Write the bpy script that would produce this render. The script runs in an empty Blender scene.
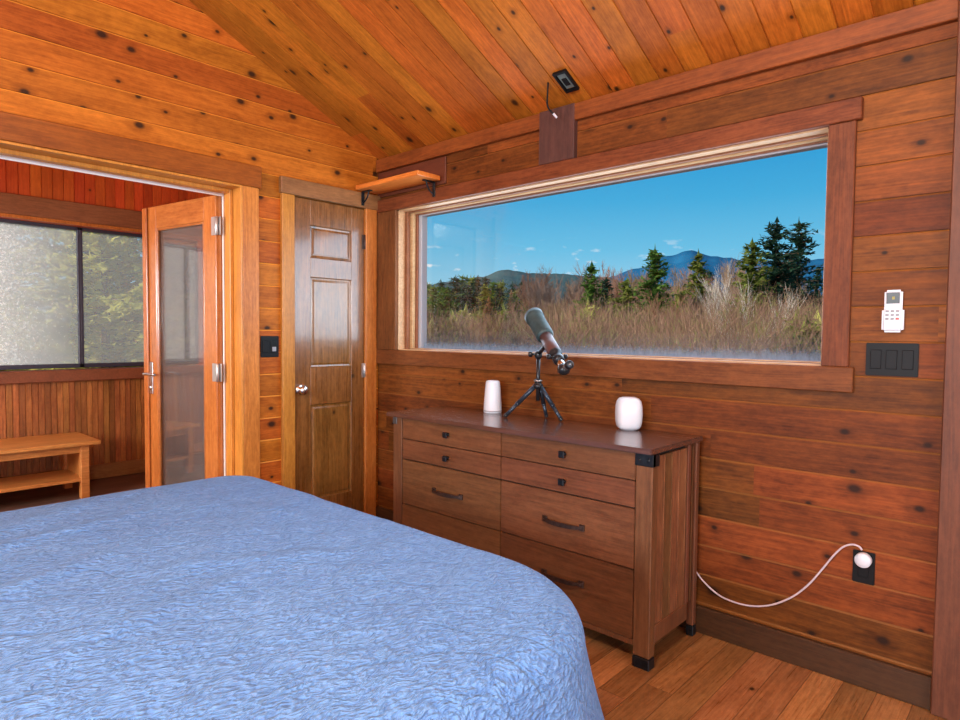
import bpy, bmesh, math, random
from mathutils import Vector, Matrix, Euler
random.seed(7)
PI = math.pi
C = bpy.context.scene.collection
sc = bpy.context.scene

# ---------------------------------------------------------------- camera
F = 632.0
YAW, PIT, ROL = [math.radians(a) for a in (42.628, -2.386, 0.5415)]
fw = Vector((math.cos(PIT)*math.cos(YAW), math.cos(PIT)*math.sin(YAW), math.sin(PIT)))
r0 = Vector((math.sin(YAW), -math.cos(YAW), 0)); u0 = r0.cross(fw)
rt = r0*math.cos(ROL) + u0*math.sin(ROL); up = -r0*math.sin(ROL) + u0*math.cos(ROL)
CAM = Vector((0, 0, 1.25))
cd = bpy.data.cameras.new('camera'); cam = bpy.data.objects.new('camera', cd); C.objects.link(cam)
M3 = Matrix((rt, up, -fw)).transposed()
cam.matrix_world = Matrix.Translation(CAM) @ M3.to_4x4()
cd.sensor_width = 36; cd.lens = F/960*36; cd.clip_start = 0.02; cd.clip_end = 4000
sc.camera = cam
sc.view_settings.view_transform = 'Standard'; sc.view_settings.look = 'None'
sc.view_settings.exposure = 0.0; sc.view_settings.gamma = 1; sc.view_settings.use_curve_mapping = False
sc.cycles.max_bounces = 7; sc.cycles.transparent_max_bounces = 16
sc.cycles.use_denoising = True

def ray(u, v): return rt*((u-480)/F) - up*((v-360)/F) + fw
def on_x(u, v, x): d = ray(u, v); return CAM + d*((x-CAM.x)/d.x)
def at_depth(u, v, D): return CAM + ray(u, v)*D          # a place at a given distance ahead

XB, YA = 2.573, 3.27           # right wall plane, front (left in view) wall plane
SL = 0.453; ZE = 2.36          # roof slope and eave height
XR = -0.25                     # ridge
ZR = ZE + SL*(XB-XR)
XL = 2*XR - XB                 # left wall
YBK = -2.7                     # back wall
YP = 5.94                      # porch far wall

# ---------------------------------------------------------------- mesh helpers
def NB(): return bmesh.new()
def box(bm, x0, x1, y0, y1, z0, z1, bev=0.0, seg=1):
    b = bmesh.new()
    bmesh.ops.create_cube(b, size=1)
    bmesh.ops.scale(b, vec=(abs(x1-x0), abs(y1-y0), abs(z1-z0)), verts=b.verts)
    if bev > 0:
        bmesh.ops.bevel(b, geom=b.edges[:], offset=bev, segments=seg, affect='EDGES', clamp_overlap=True)
    bmesh.ops.translate(b, vec=((x0+x1)/2, (y0+y1)/2, (z0+z1)/2), verts=b.verts)
    merge(bm, b)
def merge(bm, b, mat=None):
    if mat is not None: bmesh.ops.transform(b, matrix=mat, verts=b.verts)
    vm = {v: bm.verts.new(v.co) for v in b.verts}
    for f in b.faces:
        try:
            nf = bm.faces.new([vm[v] for v in f.verts]); nf.smooth = f.smooth
        except ValueError: pass
    b.free()
def frame_of(d):
    d = Vector(d).normalized()
    a = Vector((0, 0, 1)) if abs(d.z) < .9 else Vector((1, 0, 0))
    x = a.cross(d).normalized(); y = d.cross(x)
    return x, y, d
def lathe(bm, prof, p0, ax, n=24, smooth=True):
    """prof = [(radius, distance along axis)]"""
    x, y, d = frame_of(ax); p0 = Vector(p0); rings = []
    for r, h in prof:
        if r < 1e-6: rings.append([bm.verts.new(p0 + d*h)])
        else: rings.append([bm.verts.new(p0 + d*h + (x*math.cos(2*PI*k/n) + y*math.sin(2*PI*k/n))*r) for k in range(n)])
    for a, b in zip(rings, rings[1:]):
        for k in range(n):
            k2 = (k+1) % n
            if len(a) == 1 and len(b) == 1: continue
            if len(a) == 1: f = bm.faces.new((a[0], b[k2], b[k]))
            elif len(b) == 1: f = bm.faces.new((a[k], a[k2], b[0]))
            else: f = bm.faces.new((a[k], a[k2], b[k2], b[k]))
            f.smooth = smooth
def cyl(bm, p0, p1, r0, r1=None, n=20, bev=0.0):
    r1 = r0 if r1 is None else r1
    p0 = Vector(p0); p1 = Vector(p1); L = (p1-p0).length; b = min(bev, L*.4)
    pr = [(0, 0), (max(r0-b, 1e-4), 0)] + ([(r0, b)] if b else []) + ([(r1, L-b)] if b else []) + [(max(r1-b, 1e-4), L), (0, L)]
    if not b: pr = [(0, 0), (r0, 0), (r1, L), (0, L)]
    lathe(bm, pr, p0, p1-p0, n)
def tube(bm, pts, r, n=8):
    pts = [Vector(p) for p in pts]; rings = []; px = None
    for i, p in enumerate(pts):
        d = (pts[min(i+1, len(pts)-1)] - pts[max(i-1, 0)]).normalized()
        if px is None: x, y, _ = frame_of(d)
        else:
            x = (px - d*px.dot(d)).normalized(); y = d.cross(x)
        px = x; rr = r[i] if isinstance(r, (list, tuple)) else r
        rings.append([bm.verts.new(p + (x*math.cos(2*PI*k/n) + y*math.sin(2*PI*k/n))*rr) for k in range(n)])
    for a, b in zip(rings, rings[1:]):
        for k in range(n):
            f = bm.faces.new((a[k], a[(k+1) % n], b[(k+1) % n], b[k])); f.smooth = True
    bm.faces.new(list(reversed(rings[0]))); bm.faces.new(rings[-1])
def spline(pts, per=8):
    pts = [Vector(p) for p in pts]; out = []
    P = [pts[0]*2-pts[1]] + pts + [pts[-1]*2-pts[-2]]
    for i in range(1, len(P)-2):
        for k in range(per):
            t = k/per; a, b, c, d = P[i-1], P[i], P[i+1], P[i+2]
            out.append(.5*((2*b) + (c-a)*t + (2*a-5*b+4*c-d)*t*t + (3*b-a-3*c+d)*t**3))
    out.append(pts[-1]); return out

def world_base(o):
    v = Vector((0, 0, 0))
    while o: v += o.location; o = o.parent
    return v
def obj(name, bm, mat, parent=None, base=None, kind=None, rot=None):
    me = bpy.data.meshes.new(name)
    org = world_base(parent) if parent else Vector(base if base is not None else (0, 0, 0))
    if rot is None and org.length > 0: bmesh.ops.translate(bm, vec=-org, verts=bm.verts)
    bmesh.ops.recalc_face_normals(bm, faces=bm.faces)
    bm.to_mesh(me); bm.free()
    o = bpy.data.objects.new(name, me); C.objects.link(o)
    if mat: me.materials.append(mat)
    if parent: o.parent = parent
    else: o.location = org
    if rot is not None: o.rotation_euler = rot
    if kind: o['kind'] = kind
    return o
def struct(name, bm, mat, **k): return obj(name, bm, mat, kind='structure', **k)
def tag(o, label, cat, group=None):
    o['label'] = label; o['category'] = cat
    if group: o['group'] = group
    return o
def thing(name, loc, label, cat, group=None):
    o = bpy.data.objects.new(name, None); C.objects.link(o); o.location = loc; o.empty_display_size = .1
    return tag(o, label, cat, group)

# ---------------------------------------------------------------- materials
class NT:
    def __init__(s, name):
        s.m = bpy.data.materials.new(name); s.m.use_nodes = True
        s.t = s.m.node_tree; s.t.nodes.clear(); s.out = s.n('OutputMaterial')
    def n(s, typ, **kw):
        nd = s.t.nodes.new('ShaderNode'+typ)
        for k, v in kw.items(): setattr(nd, k, v)
        return nd
    def l(s, a, b): s.t.links.new(a, b)
    def put(s, inp, v):
        if hasattr(v, 'is_output') or isinstance(v, bpy.types.NodeSocket): s.l(v, inp)
        else: inp.default_value = v
    def m_(s, op, a, b=None, c=None, clamp=False):
        nd = s.n('Math', operation=op, use_clamp=clamp); s.put(nd.inputs[0], a)
        if b is not None: s.put(nd.inputs[1], b)
        if c is not None: s.put(nd.inputs[2], c)
        return nd.outputs[0]
    def vec(s, x, y, z):
        nd = s.n('CombineXYZ'); s.put(nd.inputs[0], x); s.put(nd.inputs[1], y); s.put(nd.inputs[2], z); return nd.outputs[0]
    def noise(s, v, scale, detail=3, rough=.55, dist=0):
        nd = s.n('TexNoise'); s.put(nd.inputs['Vector'], v); nd.inputs['Scale'].default_value = scale
        nd.inputs['Detail'].default_value = detail; nd.inputs['Roughness'].default_value = rough; nd.inputs['Distortion'].default_value = dist
        return nd.outputs['Fac']
    def mix(s, f, a, b, bt='MIX'):
        nd = s.n('Mix', data_type='RGBA', blend_type=bt); s.put(nd.inputs[0], f)
        s.put(nd.inputs[6], a if not isinstance(a, tuple) else (*a[:3], 1)); s.put(nd.inputs[7], b if not isinstance(b, tuple) else (*b[:3], 1))
        return nd.outputs[2]
    def mr(s, v, a, b, c=0, d=1, clamp=True):
        nd = s.n('MapRange'); nd.clamp = clamp; s.put(nd.inputs[0], v)
        for i, q in enumerate((a, b, c, d)): s.put(nd.inputs[i+1], q)
        return nd.outputs[0]
    def bsdf(s, color, rough=.5, metal=0, spec=.5, bump=None, bstr=.3, bdist=.002, coat=0, coatr=.1):
        p = s.n('BsdfPrincipled')
        s.put(p.inputs['Base Color'], color if not isinstance(color, tuple) else (*color[:3], 1)); s.put(p.inputs['Roughness'], rough)
        p.inputs['Metallic'].default_value = metal; p.inputs['Specular IOR Level'].default_value = spec
        p.inputs['Coat Weight'].default_value = coat; p.inputs['Coat Roughness'].default_value = coatr
        if bump is not None:
            b = s.n('Bump'); b.inputs['Strength'].default_value = bstr; b.inputs['Distance'].default_value = bdist
            s.l(bump, b.inputs['Height']); s.l(b.outputs[0], p.inputs['Normal'])
        s.l(p.outputs[0], s.out.inputs[0]); return p

def srgb(r, g, b):
    f = lambda c: (c/255/12.92) if c/255 <= .04045 else ((c/255+.055)/1.055)**2.4
    return (f(r), f(g), f(b))

def wood(name, dark, light, grain='X', across='Z', pitch=None, off=0, seg=0, knots=0.0, rough=.45, vary=.25, gscale=1.0,
         spec=.4, coat=0.0, seam=False, knotcol=(.02, .008, .004), bstr=.25, ringn=9, hue=None, edge=0):
    s = NT(name); tc = s.n('TexCoord'); sp = s.n('SeparateXYZ'); s.l(tc.outputs['Object'], sp.inputs[0])
    ax = {'X': sp.outputs[0], 'Y': sp.outputs[1], 'Z': sp.outputs[2]}
    u, v = ax[grain], ax[across]; w = ax[[k for k in 'XYZ' if k not in (grain, across)][0]]
    oi = s.n('ObjectInfo')
    if pitch:
        q = s.m_('DIVIDE', s.m_('SUBTRACT', v, off), pitch); idx = s.m_('FLOOR', q); fr = s.m_('FRACT', q)
        wn = s.n('TexWhiteNoise', noise_dimensions='1D'); s.l(s.m_('ADD', idx, .37), wn.inputs['W']); r1 = wn.outputs['Value']
        if seg: sg = s.m_('FLOOR', s.m_('DIVIDE', s.m_('ADD', u, s.m_('MULTIPLY', r1, 61)), seg)); sgf = s.m_('FRACT', s.m_('DIVIDE', s.m_('ADD', u, s.m_('MULTIPLY', r1, 61)), seg))
        else: sg = s.m_('MULTIPLY', idx, 0); sgf = None
        w2 = s.n('TexWhiteNoise', noise_dimensions='2D'); s.l(s.vec(s.m_('ADD', idx, .2), s.m_('ADD', sg, .7), 0), w2.inputs['Vector'])
        r2 = w2.outputs['Value']; sc3 = s.n('SeparateColor'); s.l(w2.outputs['Color'], sc3.inputs[0]); r3 = sc3.outputs[1]
    else:
        r2 = oi.outputs['Random']; r3 = s.m_('FRACT', s.m_('MULTIPLY', r2, 7.3)); fr = None; sgf = None
    o1 = s.m_('MULTIPLY', r2, 37.0); o2 = s.m_('MULTIPLY', r3, 19.0)
    uu = s.m_('ADD', u, o1); vv = s.m_('ADD', v, o2)
    ht = None
    # knots
    kd = None
    if knots > 0:
        vo = s.n('TexVoronoi', feature='F1', voronoi_dimensions='2D'); vo.inputs['Scale'].default_value = 1
        s.l(s.vec(s.m_('MULTIPLY', uu, 5.2), s.m_('MULTIPLY', vv, 7.6), 0), vo.inputs['Vector'])
        se = s.n('SeparateColor'); s.l(vo.outputs['Color'], se.inputs[0])
        keep = s.m_('LESS_THAN', se.outputs[0], knots)
        size = s.m_('MULTIPLY_ADD', s.m_('POWER', se.outputs[1], 2), .085, .045)
        kr = s.m_('DIVIDE', vo.outputs['Distance'], size)
        core = s.m_('MULTIPLY', s.mr(kr, .6, 1.35, 1, 0), keep)
        halo = s.m_('MULTIPLY', s.mr(kr, 1.0, 3.2, 1, 0), keep)
    n1 = s.noise(s.vec(s.m_('MULTIPLY', uu, .55*gscale), s.m_('MULTIPLY', vv, 6*gscale), s.m_('MULTIPLY', w, 6*gscale)), 1.6, 2, .5, .3)
    if knots > 0: n1 = s.m_('ADD', n1, s.m_('MULTIPLY', halo, .05))
    ring = s.m_('FRACT', s.m_('MULTIPLY', n1, ringn))
    ring = s.m_('POWER', s.m_('ABSOLUTE', s.m_('SUBTRACT', s.m_('MULTIPLY', ring, 2), 1)), 1.4)
    fib = s.noise(s.vec(s.m_('MULTIPLY', uu, 5*gscale), s.m_('MULTIPLY', vv, 160*gscale), s.m_('MULTIPLY', w, 160*gscale)), 1.0, 3, .6)
    blot = s.noise(s.vec(s.m_('MULTIPLY', uu, 2.2), s.m_('MULTIPLY', vv, 7), s.m_('MULTIPLY', w, 7)), 1.3, 3, .6)
    mot = s.noise(s.vec(s.m_('MULTIPLY', uu, 26), s.m_('MULTIPLY', vv, 60), s.m_('MULTIPLY', w, 60)), 1.0, 4, .7)
    g = s.m_('ADD', s.m_('MULTIPLY', ring, .24), s.m_('ADD', s.m_('MULTIPLY', s.mr(fib, .38, .62), .26), s.m_('ADD', s.m_('MULTIPLY', s.mr(blot, .35, .65), .28), s.m_('MULTIPLY', s.mr(mot, .38, .62), .26))))
    col = s.mix(g, dark, light)
    br = s.m_('MULTIPLY_ADD', s.m_('SUBTRACT', r2, .5), vary*2, 1.0)
    hs = s.n('HueSaturation'); s.l(col, hs.inputs['Color']); s.l(br, hs.inputs['Value'])
    s.put(hs.inputs['Hue'], s.m_('MULTIPLY_ADD', s.m_('SUBTRACT', r3, .5), .018, .5))
    col = hs.outputs[0]
    ht = s.m_('ADD', s.m_('MULTIPLY', ring, .3), s.m_('MULTIPLY', fib, .7))
    if knots > 0:
        col = s.mix(s.m_('MULTIPLY', halo, .45), col, tuple(c*.55 for c in dark))
        col = s.mix(s.m_('MULTIPLY', core, .92), col, knotcol)
    if edge and fr is not None:      # pale seam highlight on each board's top edge, put into the colour
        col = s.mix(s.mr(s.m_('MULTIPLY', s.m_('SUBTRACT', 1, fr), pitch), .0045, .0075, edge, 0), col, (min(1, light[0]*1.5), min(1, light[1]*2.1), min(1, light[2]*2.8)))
    if seam and fr is not None:
        e = s.m_('MINIMUM', fr, s.m_('SUBTRACT', 1, fr)); line = s.mr(s.m_('MULTIPLY', e, pitch), 0, .0022, 1, 0)
        if sgf is not None:
            e2 = s.m_('MULTIPLY', s.m_('MINIMUM', sgf, s.m_('SUBTRACT', 1, sgf)), seg); line = s.m_('MAXIMUM', line, s.mr(e2, 0, .002, 1, 0))
        col = s.mix(s.m_('MULTIPLY', line, .75), col, tuple(c*.2 for c in dark)); ht = s.m_('SUBTRACT', ht, s.m_('MULTIPLY', line, 2))
    ro = s.m_('MULTIPLY_ADD', fib, .18, rough-.09)
    s.bsdf(col, ro, 0, spec, ht, bstr, .0015, coat, .12)
    return s.m
def plain(name, col, rough=.5, metal=0, spec=.5, nz=0.0, nscale=60, coat=0):
    s = NT(name); tc = s.n('TexCoord'); n = s.noise(tc.outputs['Object'], nscale, 3)
    c = s.mix(s.mr(n, .3, .7), tuple(x*(1-nz) for x in col), tuple(min(1, x*(1+nz)) for x in col)) if nz else s.mix(n, col, col)
    s.bsdf(c, s.m_('MULTIPLY_ADD', n, .1, rough-.05), metal, spec, n, .05, .001, coat)
    return s.m
def glass(name, haze=0.0, kind='clear', refl=.8):
    s = NT(name); tr = s.n('BsdfTransparent'); gl = s.n('BsdfGlossy'); gl.inputs['Roughness'].default_value = .01
    fr = s.n('Fresnel'); fr.inputs['IOR'].default_value = 1.5
    mx = s.n('MixShader'); s.l(s.m_('MULTIPLY', fr.outputs[0], refl), mx.inputs[0]); s.l(tr.outputs[0], mx.inputs[1]); s.l(gl.outputs[0], mx.inputs[2])
    res = mx.outputs[0]
    tc = s.n('TexCoord'); sp = s.n('SeparateXYZ'); s.l(tc.outputs['Object'], sp.inputs[0])
    if kind == 'frost':     # condensation along the bottom edge of the pane
        n = s.noise(s.vec(s.m_('MULTIPLY', sp.outputs[0], 40), s.m_('MULTIPLY', sp.outputs[1], 60), s.m_('MULTIPLY', sp.outputs[2], 22)), 1, 4, .7)
        h = s.m_('ADD', sp.outputs[2], s.m_('MULTIPLY', s.m_('SUBTRACT', n, .5), .06))
        k = s.m_('ADD', s.mr(h, 0.0, .045, .42, 0), s.m_('MULTIPLY', s.mr(h, .0, .12, 1, 0), .10))
        # narrow bloom along the sides
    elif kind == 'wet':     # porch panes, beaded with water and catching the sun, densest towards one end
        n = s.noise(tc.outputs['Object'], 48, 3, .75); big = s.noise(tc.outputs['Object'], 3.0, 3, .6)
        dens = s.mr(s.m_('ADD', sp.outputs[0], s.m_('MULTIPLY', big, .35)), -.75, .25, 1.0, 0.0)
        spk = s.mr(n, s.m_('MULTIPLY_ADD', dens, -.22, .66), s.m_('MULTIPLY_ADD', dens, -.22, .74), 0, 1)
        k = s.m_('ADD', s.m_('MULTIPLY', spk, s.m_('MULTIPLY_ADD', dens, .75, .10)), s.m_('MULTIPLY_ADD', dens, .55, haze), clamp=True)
    elif kind == 'milky': k = s.m_('MULTIPLY_ADD', s.noise(tc.outputs['Object'], 3, 2), .06, .02)  # bright reflection on the door glass put in as a pale diffuse veil
    else: k = None
    if k is not None:
        df = s.n('BsdfTranslucent'); df.inputs[0].default_value = (.95, .95, .95, 1)
        d2 = s.n('BsdfDiffuse'); d2.inputs[0].default_value = (.8, .85, .9, 1)
        m2 = s.n('MixShader'); m2.inputs[0].default_value = .15; s.l(df.outputs[0], m2.inputs[1]); s.l(d2.outputs[0], m2.inputs[2])
        m3 = s.n('MixShader'); s.l(k, m3.inputs[0]); s.l(res, m3.inputs[1]); s.l(m2.outputs[0], m3.inputs[2]); res = m3.outputs[0]
    s.l(res, s.out.inputs[0]); return s.m

# palette
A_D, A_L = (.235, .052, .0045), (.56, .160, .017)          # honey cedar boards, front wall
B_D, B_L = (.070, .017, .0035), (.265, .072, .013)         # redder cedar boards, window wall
PA = .1235
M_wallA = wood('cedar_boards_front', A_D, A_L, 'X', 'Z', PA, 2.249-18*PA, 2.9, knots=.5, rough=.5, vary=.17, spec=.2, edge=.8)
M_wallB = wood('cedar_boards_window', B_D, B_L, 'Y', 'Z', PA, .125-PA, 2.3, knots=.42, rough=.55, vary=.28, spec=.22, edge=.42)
M_ceil = wood('pine_ceiling_boards', (.25, .062, .005), (.64, .19, .022), 'X', 'Y', .115, .02, 3.3, knots=.42, rough=.45, vary=.18, spec=.3)
M_floor = wood('oak_floor_planks', (.22, .080, .020), (.56, .26, .092), 'X', 'Y', .104, .02, 1.1, knots=.04, rough=.3, vary=.33, seam=True, coat=.25)
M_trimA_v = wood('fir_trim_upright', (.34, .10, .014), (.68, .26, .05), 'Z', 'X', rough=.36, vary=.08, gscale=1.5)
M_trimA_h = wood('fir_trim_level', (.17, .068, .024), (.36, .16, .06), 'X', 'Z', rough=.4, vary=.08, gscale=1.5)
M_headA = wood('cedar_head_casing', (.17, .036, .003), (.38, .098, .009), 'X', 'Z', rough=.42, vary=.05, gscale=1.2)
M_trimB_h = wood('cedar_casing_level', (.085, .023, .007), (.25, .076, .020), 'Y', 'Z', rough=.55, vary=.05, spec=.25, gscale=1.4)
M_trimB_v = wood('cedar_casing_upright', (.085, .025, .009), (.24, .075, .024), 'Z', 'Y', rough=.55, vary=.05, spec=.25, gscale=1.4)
M_cross = wood('dark_cedar_offcut', (.055, .020, .016), (.125, .046, .036), 'Z', 'Y', rough=.6, vary=.04)
M_post = wood('brown_upright_board', (.085, .030, .012), (.19, .070, .028), 'Z', 'Y', rough=.55, vary=.04)
M_crown = wood('cedar_crown_board', (.13, .032, .004), (.34, .10, .014), 'Y', 'Z', rough=.55, vary=.04)
M_patch = wood('dark_cedar_patch', (.085, .02, .009), (.18, .045, .018), 'Y', 'Z', rough=.55, vary=.05)
M_base = wood('dark_baseboard', (.035, .013, .006), (.09, .034, .014), 'Y', 'Z', rough=.5, vary=.05)
M_jamb = wood('pale_jamb_wood', (.40, .20, .09), (.70, .43, .23), 'Y', 'Z', rough=.4, vary=.05)
M_stop = wood('brown_stop_bead', (.16, .055, .022), (.30, .11, .045), 'Y', 'Z', rough=.45, vary=.05)
M_door = wood('stained_alder_door', (.09, .034, .005), (.35, .150, .033), 'Z', 'X', rough=.3, vary=.06, gscale=.9, knots=.12, spec=.6, coat=1.0)
M_french = wood('oiled_fir_door', (.30, .09, .016), (.58, .21, .045), 'Z', 'Y', rough=.25, vary=.05, gscale=1.2, spec=.6, coat=.5)
M_shelf = wood('orange_cedar_shelf', (.55, .15, .018), (.85, .30, .05), 'Y', 'X', rough=.35, vary=.02)
M_dtop = wood('walnut_dresser_top', (.075, .028, .020), (.15, .058, .040), 'Y', 'X', rough=.24, vary=.02, spec=.6, coat=.35)
M_dfr = wood('walnut_drawer_front', (.095, .034, .013), (.225, .088, .035), 'Y', 'Z', rough=.4, vary=.12, spec=.4, knots=.05)
M_dpost = wood('walnut_post', (.10, .036, .017), (.21, .080, .036), 'Z', 'Y', rough=.42, vary=.05, spec=.4)
M_dside = wood('walnut_side_boards', (.10, .038, .016), (.30, .13, .055), 'Z', 'X', .062, .02, 0, rough=.42, vary=.3, spec=.4)
M_bench = wood('bench_wood', (.46, .16, .035), (.78, .36, .11), 'X', 'Y', rough=.4, vary=.05)
M_pw_top = wood('porch_red_boards', (.40, .055, .010), (.66, .13, .022), 'Z', 'X', .075, 0, 0, rough=.45, vary=.22, knots=.15)
M_pw_low = wood('porch_wainscot', (.15, .045, .012), (.48, .19, .055), 'Z', 'X', .042, 0, 0, rough=.4, vary=.35)
M_pfloor = wood('porch_deck', (.10, .055, .04), (.22, .13, .10), 'X', 'Y', .12, 0, 2.5, rough=.5, vary=.2, seam=True)
M_dark = plain('dark_gap', (.012, .009, .008), .7)
M_blackmetal = plain('blackened_metal', (.018, .022, .028), .38, .6, nz=.3)
M_bronze = plain('dark_bronze', (.085, .052, .042), .36, .7, nz=.25)
M_chrome = plain('satin_chrome', (.75, .72, .70), .22, 1)
M_silver = plain('brushed_steel', (.50, .47, .46), .4, .9)
M_alum = plain('white_weatherstrip', (.85, .82, .80), .4, 0)
M_vinyl = plain('grey_sash', (.42, .42, .46), .45)
M_winframe = plain('dark_aluminium', (.055, .055, .085), .4, .3)
M_blackplast = plain('black_plastic', (.005, .005, .006), .5, nz=.2, spec=.25)
M_whiteplast = plain('white_plastic', (.72, .76, .84), .35)
M_greyplast = plain('grey_button', (.30, .30, .33), .5)
M_screen = plain('lcd_grey', (.035, .045, .045), .35)
M_yel = plain('lcd_yellow_digit', (.35, .28, .03), .4)
M_red = plain('red_button', (.6, .1, .08), .4)
M_cord = plain('pale_pink_cord', (.66, .55, .60), .45)
M_hood = plain('teal_grey_rubber', (.028, .055, .058), .5, nz=.25, nscale=40)
M_tube = plain('maroon_tube', (.13, .065, .06), .38, .25)
M_tele = plain('telescope_black', (.02, .022, .026), .3, .3)
M_tri = plain('tripod_blue_grey', (.045, .065, .095), .35, .6)
M_glass = glass('porch_door_glass', kind='milky'); M_frost = glass('picture_window_glass', kind='frost', refl=.1); M_wet = glass('wet_porch_glass', .19, 'wet')
M_backwall = wood('cedar_boards_back', A_D, A_L, 'X', 'Z', PA, 0, 2.9, knots=.2, vary=.15)
M_leftwall = wood('cedar_boards_left', A_D, A_L, 'Y', 'Z', PA, 0, 2.9, knots=.2, vary=.15)

# ---------------------------------------------------------------- board-clad surfaces
def clad(u0, u1, v0, v1, pitch, off, depth=.006, w=.0055):
    """grid of boards in local (u, v, n): n = 0 is the face, negative n goes into the wall"""
    bm = NB(); prof = [(v0, 0)]
    k = math.ceil((v0+w-off)/pitch)
    while off + k*pitch < v1 - w:
        z = off + k*pitch; prof += [(z-w*1.15, 0), (z-.0008, -depth*.62), (z-.0002, -depth), (z+.0012, -depth), (z+.0016, 0)]; k += 1
    prof.append((v1, 0))
    a = [bm.verts.new((u0, v, n)) for v, n in prof]; b = [bm.verts.new((u1, v, n)) for v, n in prof]
    for i in range(len(prof)-1): bm.faces.new((a[i], b[i], b[i+1], a[i+1]))
    return bm
def cut_holes(bm, holes):
    for h0, h1, g0, g1 in holes:
        for co, no in (((h0, 0, 0), (1, 0, 0)), ((h1, 0, 0), (1, 0, 0)), ((0, g0, 0), (0, 1, 0)), ((0, g1, 0), (0, 1, 0))):
            bmesh.ops.bisect_plane(bm, geom=bm.verts[:]+bm.edges[:]+bm.faces[:], plane_co=co, plane_no=no, dist=1e-6)
        kill = [f for f in bm.faces if h0 < f.calc_center_median().x < h1 and g0 < f.calc_center_median().y < g1]
        bmesh.ops.delete(bm, geom=kill, context='FACES')
def rects(u0, u1, v0, v1, holes):
    us = sorted({u0, u1, *[q for h in holes for q in h[:2] if u0 < q < u1]}); out = []
    for a, b in zip(us, us[1:]):
        m = (a+b)/2; cuts = sorted((h[2], h[3]) for h in holes if h[0] < m < h[1]); z = v0
        for g0, g1 in cuts:
            if g0 > z: out.append((a, b, z, g0))
            z = max(z, g1)
        if z < v1: out.append((a, b, z, v1))
    return out
def wall(name, mat, mp, u0, u1, v1, holes, off, thick, gable=False, pitch=PA, v0=0.0):
    """mp maps (u, v, n) to world"""
    bm = clad(u0, u1, v0, v1, pitch, off); cut_holes(bm, holes)
    for a, b, c, d in rects(u0, u1, v0, v1, holes):
        box(bm, a, b, c, d, -thick, -.007)
    bmesh.ops.transform(bm, matrix=mp, verts=bm.verts)
    if gable:
        for sx in (1, -1):
            no = Vector((SL*sx, 0, 1)).normalized(); co = (XR, 0, ZR+.06)
            r = bmesh.ops.bisect_plane(bm, geom=bm.verts[:]+bm.edges[:]+bm.faces[:], plane_co=co, plane_no=no, clear_outer=True, dist=1e-6)
            ed = [e for e in r['geom_cut'] if isinstance(e, bmesh.types.BMEdge)]
    me_fix = bm
    return struct(name, me_fix, mat)
mpA = Matrix(((1, 0, 0, 0), (0, 0, -1, YA), (0, 1, 0, 0), (0, 0, 0, 1)))     # faces -y
mpB = Matrix(((0, 0, -1, XB), (1, 0, 0, 0), (0, 1, 0, 0), (0, 0, 0, 1)))     # faces -x
mpBk = Matrix(((1, 0, 0, 0), (0, 0, 1, YBK), (0, 1, 0, 0), (0, 0, 0, 1)))    # faces +y
mpL = Matrix(((0, 0, 1, XL), (1, 0, 0, 0), (0, 1, 0, 0), (0, 0, 0, 1)))      # faces +x
OX0, OX1, OZ = .20, 1.646, 2.03                 # french door opening
DX0, DX1, DZ = 1.957, 2.459, 2.03               # closet door
WY0, WY1, WZ0, WZ1 = .649, 3.073, 1.143, 2.014  # picture window
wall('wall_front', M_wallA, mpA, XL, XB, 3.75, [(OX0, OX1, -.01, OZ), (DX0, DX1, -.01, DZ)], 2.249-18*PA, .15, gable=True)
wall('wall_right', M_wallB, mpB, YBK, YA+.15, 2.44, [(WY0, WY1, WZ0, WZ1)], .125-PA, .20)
wall('wall_back', M_backwall, mpBk, XL, XB, 3.75, [(-1.9, 1.3, .85, 2.05)], 0, .15, gable=True)
wall('wall_left', M_leftwall, mpL, YBK, YA+.15, 2.44, [(-.9, 1.95, 1.25, 2.1)], 0, .15)
# floor
bm = NB(); box(bm, XL-.1, XB+.2, YBK-.15, YA+.0, -.12, 0); struct('floor', bm, M_floor)
# ceiling, two slopes; local x runs down the slope
ang = math.atan(SL); Ls = (XB-XR)/math.cos(ang)
for i, sx in enumerate((1, -1)):
    bm = clad(-.0, Ls+.25, 0, YA+.25-YBK, .115, .02, .005, .005)
    for f in bm.faces: f.normal_flip()
    box(bm, 0, Ls+.25, 0, YA+.25-YBK, -.16, -.006)
    bmesh.ops.scale(bm, vec=(1, 1, -1), verts=bm.verts)
    if sx < 0: bmesh.ops.scale(bm, vec=(-1, 1, 1), verts=bm.verts)
    o = struct('ceiling', bm, M_ceil, rot=(0, ang*sx, 0)); o.location = (XR, YBK-.02, ZR)

# ---------------------------------------------------------------- window wall trim
t = .022
def trimx(name, mat, y0, y1, z0, z1, th=t, bev=.003): bm = NB(); box(bm, XB-th, XB+.002, y0, y1, z0, z1, bev); return struct(name, bm, mat)
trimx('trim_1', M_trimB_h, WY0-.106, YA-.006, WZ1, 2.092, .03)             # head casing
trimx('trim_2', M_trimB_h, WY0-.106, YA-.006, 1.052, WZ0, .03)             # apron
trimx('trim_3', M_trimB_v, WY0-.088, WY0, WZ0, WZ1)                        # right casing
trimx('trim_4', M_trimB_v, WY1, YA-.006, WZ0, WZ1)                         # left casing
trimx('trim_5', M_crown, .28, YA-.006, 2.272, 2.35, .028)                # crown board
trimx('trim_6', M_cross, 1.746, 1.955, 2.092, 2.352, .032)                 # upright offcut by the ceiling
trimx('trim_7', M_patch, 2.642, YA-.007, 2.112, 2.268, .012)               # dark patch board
trimx('baseboard_right', M_base, .28, YA-.006, 0, .112, .022, .004)
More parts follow.
